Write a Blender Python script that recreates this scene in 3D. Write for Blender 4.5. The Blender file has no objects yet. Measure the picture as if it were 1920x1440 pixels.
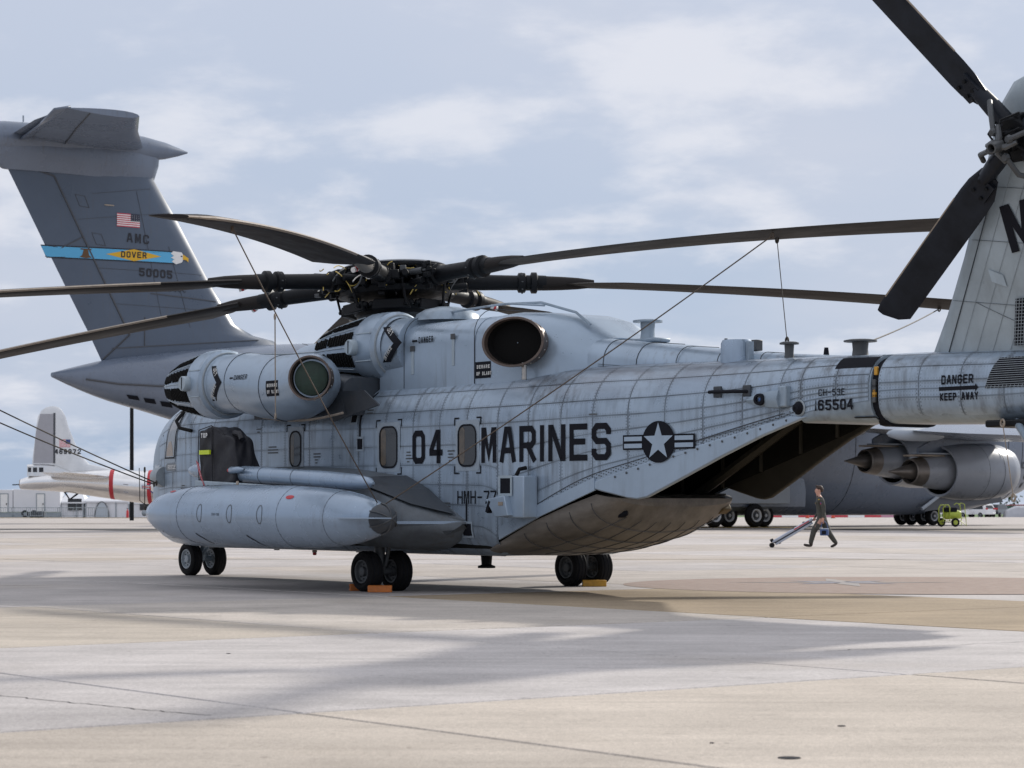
import bpy, bmesh, math, random
import numpy as np
from mathutils import Vector, Matrix, Euler
random.seed(7)
scene = bpy.context.scene
COL = scene.collection
R = math.radians
# ------------------------------------------------------------------ camera
cam = bpy.data.cameras.new('camera')
cam.sensor_fit = 'HORIZONTAL'; cam.sensor_width = 36.0
cam.lens = 81.26; cam.shift_y = 0.1198
cam.clip_start = 0.5; cam.clip_end = 6000
cam.dof.use_dof = True; cam.dof.focus_distance = 31.0; cam.dof.aperture_fstop = 5.6
camo = bpy.data.objects.new('camera', cam); COL.objects.link(camo)
camo.location = (0, 0, 1.2); camo.rotation_euler = (R(90), 0, 0)
scene.camera = camo
# ------------------------------------------------------------------ light
SUN_DIR = Vector((1.20, 1.40, 1.0)).normalized()          # towards the sun
sun = bpy.data.lights.new('sun', 'SUN'); sun.energy = 3.7; sun.angle = R(2.0); sun.color = (1.0, 0.95, 0.87)
suno = bpy.data.objects.new('sun', sun); COL.objects.link(suno)
suno.rotation_euler = SUN_DIR.to_track_quat('Z', 'Y').to_euler()
world = bpy.data.worlds.new('World'); scene.world = world; world.use_nodes = True
wn = world.node_tree; wn.nodes.clear()
def N(tree, typ, **kw):
    n = tree.nodes.new(typ)
    for k, v in kw.items():
        if k in ('inp',):
            for a, b in v.items(): n.inputs[a].default_value = b
        else: setattr(n, k, v)
    return n
def build_world():
    L = wn.links.new
    out = N(wn, 'ShaderNodeOutputWorld'); bg = N(wn, 'ShaderNodeBackground'); bg.inputs[1].default_value = 0.10
    sky = N(wn, 'ShaderNodeTexSky', sky_type='NISHITA', sun_disc=False)
    sky.sun_elevation = math.asin(SUN_DIR.z); sky.sun_rotation = math.atan2(SUN_DIR.x, SUN_DIR.y)
    sky.air_density = 1.0; sky.dust_density = 1.2; sky.ozone_density = 2.5
    tc = N(wn, 'ShaderNodeTexCoord'); sp = N(wn, 'ShaderNodeSeparateXYZ'); L(tc.outputs['Generated'], sp.inputs[0])
    def math_(op, a, b=None, c=None, clamp=False):
        n = N(wn, 'ShaderNodeMath', operation=op, use_clamp=clamp)
        for i, v in enumerate((a, b, c)):
            if v is None: continue
            if isinstance(v, (int, float)): n.inputs[i].default_value = v
            else: L(v, n.inputs[i])
        return n.outputs[0]
    zc = math_('MAXIMUM', sp.outputs[2], 0.0)
    # flat cloud deck: project the direction on a plane so clouds get thinner towards the horizon
    den = math_('ADD', zc, 0.26)
    cx = N(wn, 'ShaderNodeCombineXYZ')
    L(math_('DIVIDE', sp.outputs[0], den), cx.inputs[0]); L(math_('DIVIDE', sp.outputs[1], den), cx.inputs[1]); cx.inputs[2].default_value = 3.7
    def noise(scale, detail, rough, vec, dist=0.0):
        n = N(wn, 'ShaderNodeTexNoise', noise_dimensions='3D'); n.inputs['Scale'].default_value = scale
        n.inputs['Detail'].default_value = detail; n.inputs['Roughness'].default_value = rough; n.inputs['Distortion'].default_value = dist
        L(vec, n.inputs['Vector']); return n.outputs['Fac']
    def ramp(v, a, b):
        n = N(wn, 'ShaderNodeMapRange', interpolation_type='SMOOTHSTEP'); n.inputs[1].default_value = a; n.inputs[2].default_value = b
        L(v, n.inputs[0]); return n.outputs[0]
    m1 = ramp(noise(4.2, 9, 0.56, cx.outputs[0], 0.1), 0.47, 0.68)      # cumulus
    m2 = ramp(noise(1.3, 5, 0.5, cx.outputs[0]), 0.34, 0.64)             # thin veil
    veil = math_('MULTIPLY', m2, 0.62)
    def mix(a, b, f):
        n = N(wn, 'ShaderNodeMix', data_type='RGBA')
        for s, v in ((6, a), (7, b)):
            if isinstance(v, tuple): n.inputs[s].default_value = v
            else: L(v, n.inputs[s])
        if isinstance(f, (int, float)): n.inputs[0].default_value = f
        else: L(f, n.inputs[0])
        return n.outputs[2]
    # haze over the clear sky, brightened overhead to light upward faces, then veil, then cumulus
    el = ramp(zc, -0.04, 0.24); el2 = ramp(zc, 0.18, 0.85)
    c = mix(sky.outputs[0], mix(mix((3.7, 5.0, 7.1, 1), (6.2, 6.8, 8.2, 1), el), (12.8, 13.1, 14.1, 1), el2), 0.90)
    c = mix(c, (6.9, 7.25, 8.3, 1), veil)
    c = mix(c, (9.0, 9.1, 9.7, 1), math_('MULTIPLY', m1, 0.66))
    L(c, bg.inputs[0]); L(bg.outputs[0], out.inputs[0])
build_world()
scene.view_settings.view_transform = 'Standard'; scene.view_settings.look = 'None'
scene.view_settings.exposure = -0.10; scene.view_settings.gamma = 1.0; scene.view_settings.use_curve_mapping = False
# ------------------------------------------------------------------ materials
MATS = {}
def links(m): return m.node_tree.links.new
def mat(name, col, rough=0.6, metal=0.0, var=0.0, vscale=3.0, bump=0.0, bscale=30.0, streak=0.0, coat=0.0, spec=0.5, stretch=(1, 1, 1), dirt=(0.1, 0.085, 0.07), emit=None):
    """painted / bare surface: base colour with noise variation, rain streaks and fine relief"""
    if name in MATS: return MATS[name]
    m = bpy.data.materials.new(name); m.use_nodes = True; t = m.node_tree; b = t.nodes['Principled BSDF']; L = t.links.new
    b.inputs['Roughness'].default_value = rough; b.inputs['Metallic'].default_value = metal
    b.inputs['Coat Weight'].default_value = coat; b.inputs['Specular IOR Level'].default_value = spec
    tc = N(t, 'ShaderNodeTexCoord'); mp = N(t, 'ShaderNodeMapping'); mp.inputs['Scale'].default_value = stretch
    L(tc.outputs['Object'], mp.inputs[0])
    c4 = (*col, 1)
    src = None
    if var:
        nz = N(t, 'ShaderNodeTexNoise', inp={'Scale': vscale, 'Detail': 6.0, 'Roughness': 0.62}); L(mp.outputs[0], nz.inputs['Vector'])
        mr = N(t, 'ShaderNodeMapRange', inp={1: 0.3, 2: 0.7, 3: 1 - var, 4: 1 + var}); L(nz.outputs['Fac'], mr.inputs[0])
        mx = N(t, 'ShaderNodeMix', data_type='RGBA', blend_type='MULTIPLY'); mx.inputs[0].default_value = 1; mx.inputs[6].default_value = c4
        L(mr.outputs[0], mx.inputs[7]); src = mx.outputs[2]
        mr2 = N(t, 'ShaderNodeMapRange', inp={1: 0.3, 2: 0.7, 3: max(rough - .1, .05), 4: min(rough + .1, 1)}); L(nz.outputs['Fac'], mr2.inputs[0]); L(mr2.outputs[0], b.inputs['Roughness'])
    if streak:
        ms = N(t, 'ShaderNodeMapping'); ms.inputs['Scale'].default_value = (9, 9, 0.7); L(tc.outputs['Object'], ms.inputs[0])
        n2 = N(t, 'ShaderNodeTexNoise', inp={'Scale': 1.0, 'Detail': 5.0, 'Roughness': 0.6}); L(ms.outputs[0], n2.inputs['Vector'])
        n3 = N(t, 'ShaderNodeTexNoise', inp={'Scale': 0.8, 'Detail': 3.0}); L(tc.outputs['Object'], n3.inputs['Vector'])
        r2 = N(t, 'ShaderNodeMapRange', inp={1: 0.52, 2: 0.72, 3: 0, 4: streak}); L(n2.outputs['Fac'], r2.inputs[0])
        r3 = N(t, 'ShaderNodeMapRange', inp={1: 0.4, 2: 0.62}); L(n3.outputs['Fac'], r3.inputs[0])
        mu = N(t, 'ShaderNodeMath', operation='MULTIPLY'); L(r2.outputs[0], mu.inputs[0]); L(r3.outputs[0], mu.inputs[1])
        mx = N(t, 'ShaderNodeMix', data_type='RGBA'); L(mu.outputs[0], mx.inputs[0])
        if src: L(src, mx.inputs[6])
        else: mx.inputs[6].default_value = c4
        mx.inputs[7].default_value = (*dirt, 1); src = mx.outputs[2]
    if src: L(src, b.inputs['Base Color'])
    else: b.inputs['Base Color'].default_value = c4
    if bump:
        nb = N(t, 'ShaderNodeTexNoise', inp={'Scale': bscale, 'Detail': 4.0}); L(mp.outputs[0], nb.inputs['Vector'])
        bp = N(t, 'ShaderNodeBump', inp={'Strength': bump, 'Distance': 0.02}); L(nb.outputs['Fac'], bp.inputs['Height']); L(bp.outputs[0], b.inputs['Normal'])
    if emit:
        b.inputs['Emission Color'].default_value = (*emit[0], 1); b.inputs['Emission Strength'].default_value = emit[1]
    MATS[name] = m; return m
GREY = (0.33, 0.412, 0.505)
paint = mat('grey_paint', GREY, 0.34, 0.3, var=0.10, vscale=1.6, streak=0.45, bump=0.05, bscale=4)
paint_worn = mat('worn_grey_paint', (0.28, 0.35, 0.42), 0.40, 0.25, var=0.2, vscale=3, streak=0.55, bump=0.05, bscale=8)
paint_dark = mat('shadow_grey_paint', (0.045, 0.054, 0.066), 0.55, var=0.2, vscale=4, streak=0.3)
paint_pale = mat('pale_grey_paint', (0.36, 0.43, 0.48), 0.42, var=0.1, vscale=3, streak=0.3)
belly = mat('soot_brown_belly', (0.168, 0.155, 0.14), 0.5, var=0.42, vscale=2.2, streak=0.5, stretch=(.5, 2, 2))
black = mat('marking_black', (0.009, 0.010, 0.015), 0.7, spec=.15)
rubber = mat('tyre_rubber', (0.010, 0.010, 0.011), 0.8, var=0.25, vscale=8, bump=0.1, bscale=60, spec=.2)
rim_m = mat('wheel_rim_grey', (0.28, 0.32, 0.35), 0.45, var=0.15, vscale=12)
rim_d = mat('wheel_rim_dark', (0.06, 0.065, 0.07), 0.5, var=0.2, vscale=12)
steel = mat('bare_steel', (0.42, 0.40, 0.37), 0.35, 0.9, var=0.2, vscale=14)
hubblk = mat('rotor_head_black', (0.007, 0.008, 0.010), 0.5, 0.0, spec=.18, var=0.3, vscale=9)
bladem = mat('blade_dark', (0.022, 0.019, 0.018), 0.6, var=0.25, vscale=2.5, stretch=(.3, 3, 3), streak=0, spec=.15)
blade_root = mat('blade_root_brown', (0.16, 0.145, 0.125), 0.55, var=0.2, vscale=6)
edge_tan = mat('blade_edge_worn', (0.30, 0.25, 0.20), 0.5, var=0.2, vscale=10)
tr_blade = mat('tail_blade_dark', (0.014, 0.017, 0.024), 0.42, var=0.4, vscale=3, spec=.2)
glass = mat('window_glass', (0.015, 0.017, 0.02), 0.05, var=0.3, vscale=1.5, spec=0.55)
rope_m = mat('rope_fibre', (0.06, 0.05, 0.04), 0.8, var=0.3, vscale=30)
rope_t = mat('rope_tan', (0.095, 0.072, 0.055), 0.8, var=0.3, vscale=30)
orange = mat('chock_orange', (0.55, 0.16, 0.025), 0.5, var=0.2, vscale=12)
amber = mat('chock_amber', (0.52, 0.27, 0.03), 0.5, var=0.2, vscale=12)
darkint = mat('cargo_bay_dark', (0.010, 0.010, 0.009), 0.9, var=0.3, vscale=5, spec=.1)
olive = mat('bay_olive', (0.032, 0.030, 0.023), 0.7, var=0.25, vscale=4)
yellowwire = mat('wire_yellow', (0.60, 0.45, 0.12), 0.5)
whitem = mat('plain_white', (0.78, 0.78, 0.77), 0.55, var=0.05, vscale=4)
redm = mat('plain_red', (0.50, 0.03, 0.04), 0.5)
bluem = mat('plain_blue', (0.02, 0.05, 0.20), 0.5)
# ------------------------------------------------------------------ mesh builder
def link(o, parent=None):
    COL.objects.link(o)
    if parent is not None: o.parent = parent
    return o
def empty(name, loc, rz=0, label=None, cat=None, group=None):
    o = bpy.data.objects.new(name, None); o.empty_display_size = .3; o.location = loc; o.rotation_euler = (0, 0, rz); COL.objects.link(o)
    return tag(o, label, cat, group)
def tag(o, label=None, cat=None, group=None, kind=None):
    if label: o['label'] = label
    if cat: o['category'] = cat
    if group: o['group'] = group
    if kind: o['kind'] = kind
    return o
class MB:
    def __init__(s): s.v = []; s.f = []; s.m = []; s.uv = None
    def add(s, vs, fs, mi=0):
        b = len(s.v); s.v += [tuple(p) for p in vs]; s.f += [tuple(i + b for i in f) for f in fs]; s.m += [mi] * len(fs); return s
    def box(s, c, d, rot=None, mi=0, taper=1.0):
        dx, dy, dz = d[0] / 2, d[1] / 2, d[2] / 2; vs = []
        for z, k in ((-dz, 1), (dz, taper)):
            for x, y in ((-dx, -dy), (dx, -dy), (dx, dy), (-dx, dy)):
                p = Vector((x * k, y * k, z))
                if rot is not None: p = rot @ p
                vs.append(p + Vector(c))
        return s.add(vs, [(3, 2, 1, 0), (4, 5, 6, 7), (0, 1, 5, 4), (1, 2, 6, 5), (2, 3, 7, 6), (3, 0, 4, 7)], mi)
    def loft(s, rings, cap0=True, cap1=True, closed=True, mi=0):
        n = len(rings[0]); vs = [p for r in rings for p in r]; fs = []
        for i in range(len(rings) - 1):
            for j in range(n if closed else n - 1):
                a = i * n + j; b = i * n + (j + 1) % n; fs.append((a, b, b + n, a + n))
        if cap0: fs.append(tuple(range(n))[::-1])
        if cap1: fs.append(tuple((len(rings) - 1) * n + j for j in range(n)))
        return s.add(vs, fs, mi)
    def rev(s, prof, o=(0, 0, 0), ax=(1, 0, 0), n=24, mi=0, cap0=False, cap1=False, sy=1.0, up=None):
        """prof: (distance along axis, radius)"""
        ax = Vector(ax).normalized(); u = ax.orthogonal().normalized() if up is None else (Vector(up) - ax * Vector(up).dot(ax)).normalized(); w = ax.cross(u); o = Vector(o)
        rings = [[o + ax * d + (u * math.cos(2 * math.pi * j / n) + w * sy * math.sin(2 * math.pi * j / n)) * max(r, 1e-4) for j in range(n)] for d, r in prof]
        return s.loft(rings, cap0, cap1, True, mi)
    def cyl(s, a, b, r, r2=None, n=12, mi=0):
        a = Vector(a); b = Vector(b); r2 = r if r2 is None else r2
        return s.rev([(0, r), ((b - a).length, r2)], a, b - a, n, mi, True, True)
    def tube(s, path, r, n=6, mi=0):
        path = [Vector(p) for p in path]; rings = []; u = None
        for i, p in enumerate(path):
            d = (path[min(i + 1, len(path) - 1)] - path[max(i - 1, 0)]).normalized()
            u = d.orthogonal().normalized() if u is None else (u - d * u.dot(d)).normalized()
            w = d.cross(u); rr = r[i] if isinstance(r, (list, tuple)) else r
            rings.append([p + (u * math.cos(2 * math.pi * j / n) + w * math.sin(2 * math.pi * j / n)) * rr for j in range(n)])
        return s.loft(rings, True, True, True, mi)
    def prism(s, poly, fn, t0, t1, mi=0):
        """poly (u,v) -> fn(u,v,t)"""
        n = len(poly); vs = [fn(u, v, t0) for u, v in poly] + [fn(u, v, t1) for u, v in poly]
        fs = [tuple(range(n))[::-1], tuple(range(n, 2 * n))] + [(j, (j + 1) % n, (j + 1) % n + n, j + n) for j in range(n)]
        return s.add(vs, fs, mi)
    def torus(s, c, ax, r1, r2, n=24, k=8, mi=0):
        prof = [(r2 * math.sin(2 * math.pi * i / k), r1 + r2 * math.cos(2 * math.pi * i / k)) for i in range(k + 1)]
        return s.rev(prof, c, ax, n, mi)
    def ball(s, c, r, n=12, mi=0, sc=(1, 1, 1)):
        rings = []
        for i in range(1, n // 2):
            a = math.pi * i / (n // 2)
            rings.append([Vector((math.sin(a) * math.cos(2 * math.pi * j / n) * r * sc[0], math.sin(a) * math.sin(2 * math.pi * j / n) * r * sc[1], math.cos(a) * r * sc[2])) + Vector(c) for j in range(n)])
        return s.loft(rings, True, True, True, mi)
    def mesh(s, name, mats, smooth=40):
        me = bpy.data.meshes.new(name); me.from_pydata(s.v, [], s.f)
        for m in (mats if isinstance(mats, (list, tuple)) else [mats]): me.materials.append(m)
        if any(s.m): me.polygons.foreach_set('material_index', s.m)
        bm = bmesh.new(); bm.from_mesh(me); bmesh.ops.recalc_face_normals(bm, faces=bm.faces); bm.to_mesh(me); bm.free()
        if smooth:
            me.polygons.foreach_set('use_smooth', [True] * len(me.polygons)); me.set_sharp_from_angle(angle=R(smooth))
        me.update(); return me
    def obj(s, name, mats, parent=None, smooth=40, bevel=0.0, label=None):
        o = bpy.data.objects.new(name, s.mesh(name, mats, smooth)); link(o, parent)
        if bevel:
            b = o.modifiers.new('bevel', 'BEVEL'); b.width = bevel; b.segments = 2; b.limit_method = 'ANGLE'; b.angle_limit = R(35)
        if label: o['label'] = label
        return o
def spl(xs, ys):
    """smooth interpolation through knots (monotone-limited hermite); xs ascending"""
    xs = list(xs); ys = list(ys); n = len(xs)
    d = [(ys[i + 1] - ys[i]) / (xs[i + 1] - xs[i]) for i in range(n - 1)]
    m = [d[0]] + [0 if d[i - 1] * d[i] <= 0 else 2 * d[i - 1] * d[i] / (d[i - 1] + d[i]) for i in range(1, n - 1)] + [d[-1]]
    def f(x):
        if x <= xs[0]: return ys[0]
        if x >= xs[-1]: return ys[-1]
        i = max(k for k in range(n - 1) if xs[k] <= x); h = xs[i + 1] - xs[i]; t = (x - xs[i]) / h
        return (2*t**3-3*t*t+1)*ys[i] + (t**3-2*t*t+t)*h*m[i] + (-2*t**3+3*t*t)*ys[i+1] + (t**3-t*t)*h*m[i+1]
    return f
def table(rows):
    """rows (x, a, b, c..) any order -> list of spline functions"""
    rows = sorted(rows); xs = [r[0] for r in rows]
    return [spl(xs, [r[k] for r in rows]) for k in range(1, len(rows[0]))]
# ------------------------------------------------------------------ stroke lettering with cut corners
GL = {
'A': [[(0,0),(.36,1),(.64,1),(1,0)],[(.16,.3),(.84,.3)]],
'B': [[(0,.52),(.8,.52),(1,.64),(1,.87),(.8,1),(0,1),(0,0),(.8,0),(1,.13),(1,.4),(.8,.52)]],
'C': [[(1,.79),(1,.87),(.8,1),(.2,1),(0,.87),(0,.13),(.2,0),(.8,0),(1,.13),(1,.21)]],
'D': [[(0,0),(0,1),(.78,1),(1,.87),(1,.13),(.78,0),(0,0)]],
'E': [[(1,1),(0,1),(0,0),(1,0)],[(0,.52),(.85,.52)]],
'F': [[(1,1),(0,1),(0,0)],[(0,.52),(.85,.52)]],
'G': [[(1,.82),(1,.87),(.8,1),(.2,1),(0,.87),(0,.13),(.2,0),(.8,0),(1,.13),(1,.48),(.55,.48)]],
'H': [[(0,0),(0,1)],[(1,0),(1,1)],[(0,.52),(1,.52)]],
'I': [[(.5,0),(.5,1)]],
'J': [[(1,1),(1,.13),(.8,0),(.2,0),(0,.13),(0,.3)]],
'K': [[(0,0),(0,1)],[(1,1),(.08,.48),(1,0)]],
'L': [[(0,1),(0,0),(1,0)]],
'M': [[(0,0),(0,1),(.14,1),(.5,.12),(.86,1),(1,1),(1,0)]],
'N': [[(0,0),(0,1),(.12,1),(.88,0),(1,0),(1,1)]],
'O': [[(.2,0),(0,.13),(0,.87),(.2,1),(.8,1),(1,.87),(1,.13),(.8,0),(.2,0)]],
'P': [[(0,0),(0,1),(.8,1),(1,.87),(1,.58),(.8,.45),(0,.45)]],
'R': [[(0,0),(0,1),(.8,1),(1,.87),(1,.58),(.8,.45),(0,.45)],[(.5,.45),(1,0)]],
'S': [[(1,.83),(1,.87),(.8,1),(.2,1),(0,.87),(0,.65),(.2,.52),(.8,.52),(1,.39),(1,.13),(.8,0),(.2,0),(0,.13),(0,.18)]],
'T': [[(.5,0),(.5,1)],[(0,1),(1,1)]],
'U': [[(0,1),(0,.13),(.2,0),(.8,0),(1,.13),(1,1)]],
'V': [[(0,1),(.44,0),(.56,0),(1,1)]],
'W': [[(0,1),(.2,0),(.3,0),(.5,.8),(.7,0),(.8,0),(1,1)]],
'Y': [[(0,1),(.5,.5),(1,1)],[(.5,.5),(.5,0)]],
'-': [[(.1,.5),(.9,.5)]],
'1': [[(.3,.82),(.5,1),(.5,0)]],
'2': [[(0,.82),(0,.87),(.2,1),(.8,1),(1,.87),(1,.6),(0,.12),(0,0),(1,0)]],
'3': [[(0,.87),(.2,1),(.8,1),(1,.87),(1,.64),(.8,.52),(.35,.52)],[(.8,.52),(1,.4),(1,.13),(.8,0),(.2,0),(0,.13)]],
'4': [[(.78,0),(.78,1),(.62,1),(0,.38),(0,.28),(1,.28)]],
'5': [[(1,1),(0,1),(0,.56),(.8,.56),(1,.43),(1,.13),(.8,0),(.2,0),(0,.13)]],
'6': [[(1,.87),(.8,1),(.2,1),(0,.87),(0,.13),(.2,0),(.8,0),(1,.13),(1,.43),(.8,.56),(0,.56)]],
'7': [[(0,1),(1,1),(1,.88),(.4,0)]],
'8': [[(.2,.52),(0,.65),(0,.87),(.2,1),(.8,1),(1,.87),(1,.65),(.8,.52),(.2,.52),(0,.39),(0,.13),(.2,0),(.8,0),(1,.13),(1,.39),(.8,.52)]],
'9': [[(0,.13),(.2,0),(.8,0),(1,.13),(1,.87),(.8,1),(.2,1),(0,.87),(0,.57),(.2,.44),(1,.44)]],
}
GL['0'] = GL['O']
def strip(mb, pts, hw, fn, lift, step, mi=0):
    """mitred ribbon along pts (u,v), conformed by fn(u,v,offset)"""
    closed = (abs(pts[0][0]-pts[-1][0]) + abs(pts[0][1]-pts[-1][1])) < 1e-6
    P = [Vector(p) for p in (pts[:-1] if closed else pts)]; n = len(P); L_ = []; R_ = []
    for i in range(n):
        a = P[(i - 1) % n] if (closed or i > 0) else None; b = P[(i + 1) % n] if (closed or i < n - 1) else None
        d1 = (P[i] - a).normalized() if a is not None else (b - P[i]).normalized(); d2 = (b - P[i]).normalized() if b is not None else d1
        nn = (Vector((-d1.y, d1.x)) + Vector((-d2.y, d2.x)));
        if nn.length < 1e-4: nn = Vector((-d1.y, d1.x))
        nn.normalize(); k = hw / max(nn.dot(Vector((-d1.y, d1.x))), .5)
        ext = Vector((0, 0))
        if a is None: ext = -d2 * hw
        if b is None: ext = d1 * hw
        L_.append(P[i] + nn * k + ext); R_.append(P[i] - nn * k + ext)
    for i in range(n if closed else n - 1):
        j = (i + 1) % n; q = max(1, int(math.ceil((P[j] - P[i]).length / step))); vs = []
        for s in range(q + 1):
            t = s / q; l = L_[i].lerp(L_[j], t); r = R_[i].lerp(R_[j], t)
            vs += [fn(l.x, l.y, lift), fn(r.x, r.y, lift)]
        mb.add(vs, [(2*s, 2*s+1, 2*s+3, 2*s+2) for s in range(q)], mi)
def text(name, s, fn, h, cw, m, parent, gap=None, hw=None, step=.08, lift=.006, mb=None, u0=0, v0=0, mi=0, label=None):
    own = mb is None; mb = mb or MB(); hw = hw or h * .075; gap = cw * .38 if gap is None else gap; u = u0
    for ch in s:
        w = cw * (.28 if ch in 'I1' else 1)
        if ch != ' ':
            for k, pl in enumerate(GL[ch]):
                strip(mb, [(u + hw + p[0] * (w - 2 * hw), v0 + hw + p[1] * (h - 2 * hw)) for p in pl], hw, fn, lift + .0006 * k, step, mi)
        u += w + gap
    if own: return mb.obj(name, m, parent, smooth=0, label=label)
    return u - gap
def twidth(s, cw, gap=None):
    gap = cw * .38 if gap is None else gap; return sum(cw * (.28 if c in 'I1' else 1) + gap for c in s) - gap
def patch(mb, poly, fn, lift, rings=4, step=.1, mi=0):
    """filled star-shaped polygon conformed by fn"""
    c = Vector((sum(p[0] for p in poly) / len(poly), sum(p[1] for p in poly) / len(poly))); pts = []
    for i, p in enumerate(poly):
        a = Vector(p); b = Vector(poly[(i + 1) % len(poly)]); q = max(1, int(math.ceil((b - a).length / step)))
        pts += [a.lerp(b, s / q) for s in range(q)]
    n = len(pts); vs = [fn(c.x, c.y, lift)]
    for r in range(1, rings + 1):
        for p in pts:
            q = c.lerp(p, r / rings); vs.append(fn(q.x, q.y, lift))
    fs = [(0, 1 + j, 1 + (j + 1) % n) for j in range(n)]
    for r in range(rings - 1):
        for j in range(n):
            a = 1 + r * n + j; b = 1 + r * n + (j + 1) % n; fs.append((a, a + n, b + n, b))
    mb.add(vs, fs, mi)
# ------------------------------------------------------------------ ground: apron sheet, joint sealant, concrete slabs
def concrete(name, use_obj, base=(0.33, 0.31, 0.295)):
    m = bpy.data.materials.new(name); m.use_nodes = True; t = m.node_tree; b = t.nodes['Principled BSDF']; L = t.links.new
    b.inputs['Roughness'].default_value = 0.85; b.inputs['Specular IOR Level'].default_value = 0.25
    g = N(t, 'ShaderNodeNewGeometry'); col = None
    if use_obj: oi = N(t, 'ShaderNodeObjectInfo'); col = oi.outputs['Color']
    def nz(scale, det, rough, st=(1, 1, 1), rot=0):
        mp = N(t, 'ShaderNodeMapping'); mp.inputs['Scale'].default_value = st; mp.inputs['Rotation'].default_value = (0, 0, rot); L(g.outputs['Position'], mp.inputs[0])
        n = N(t, 'ShaderNodeTexNoise', inp={'Scale': scale, 'Detail': det, 'Roughness': rough}); L(mp.outputs[0], n.inputs['Vector']); return n.outputs['Fac']
    def rng(v, a, b_, c, d):
        n = N(t, 'ShaderNodeMapRange', inp={1: a, 2: b_, 3: c, 4: d}); L(v, n.inputs[0]); return n.outputs[0]
    def mul(c, f):
        x = N(t, 'ShaderNodeMix', data_type='RGBA', blend_type='MULTIPLY'); x.inputs[0].default_value = 1
        if isinstance(c, tuple): x.inputs[6].default_value = c
        else: L(c, x.inputs[6])
        L(f, x.inputs[7]); return x.outputs[2]
    c = col if use_obj else (*base, 1)
    c = mul(c, rng(nz(0.55, 7, .68), .3, .7, .80, 1.14))                 # broad mottling
    c = mul(c, rng(nz(1.0, 5, .6, (.35, 3.2, 1), R(-37)), .32, .68, .90, 1.07))   # broom and tyre streaks
    c = mul(c, rng(nz(26, 4, .75), .32, .68, .82, 1.15))                  # aggregate
    c = mul(c, rng(nz(110, 2, .6), .34, .66, .74, 1.22))
    c = mul(c, rng(nz(1.7, 6, .7, (1, 1, 1), 1.0), .60, .72, 1.0, .80))               # old oil blotches
    c = mul(c, rng(nz(.9, 4, .6, (.12, 5, 1), R(-52)), .64, .70, 1.0, .86))       # tyre marks
    sp = nz(9, 2, .5)
    c = mul(c, rng(sp, .70, .76, 1.0, .62))                               # small dark spots
    st = rng(nz(0.16, 5, .55, (1, 1, 1)), .55, .75, 0, .5)                # tan staining
    x = N(t, 'ShaderNodeMix', data_type='RGBA'); L(st, x.inputs[0]); L(c, x.inputs[6]); x.inputs[7].default_value = (0.30, 0.245, 0.185, 1)
    L(x.outputs[2], b.inputs['Base Color'])
    bp = N(t, 'ShaderNodeBump', inp={'Strength': 0.35, 'Distance': 0.006}); L(nz(70, 3, .7), bp.inputs['Height']); L(bp.outputs[0], b.inputs['Normal'])
    return m
conc_far = concrete('apron_concrete', False, (0.45, 0.41, 0.38)); conc = concrete('slab_concrete', True)
sealant = mat('joint_sealant', (0.035, 0.032, 0.03), 0.9, var=0.3, vscale=6)
grass_m = mat('far_grass', (0.07, 0.13, 0.03), 0.9, var=0.3, vscale=0.05)
ground = MB(); ground.add([(-900, -60, -.016), (900, -60, -.016), (900, 268, -.016), (-900, 268, -.016)], [(0, 1, 2, 3)])
ground = tag(ground.obj('apron', conc_far, smooth=0), kind='structure')
tag(MB().add([(-4000, 320.0, -.42), (4000, 320.0, -.42), (4000, 5500, -.42), (-4000, 5500, -.42)], [(0, 1, 2, 3)]).obj('grass_field', grass_m, smooth=0), kind='structure')
NX, NY = (.7936, .6085), (.6085, -.7936)
def PN(n, m): return Vector((n * NX[0] + m * NY[0], n * NX[1] + m * NY[1], 0))
nl = [-8.1, -3.0, 2.1, 7.2, 12.3, 17.45, 23.0] + [23.0 + 5.2 * k for k in range(1, 28)]
ml = [9.4, 2.4, -4.5, -11.4, -18.2, -25.55] + [-25.55 - 7.0 * k for k in range(1, 18)]
sl = MB(); rs = random.Random(3); nsl = 0; slabset = []
for i in range(len(nl) - 1):
    for j in range(len(ml) - 1):
        c = PN((nl[i] + nl[i+1]) / 2, (ml[j] + ml[j+1]) / 2)
        if c.y < 4 or c.y > 118: continue
        if abs(c.x) > c.y * .2215 + 6.5: continue
        slabset.append((i, j))
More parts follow.
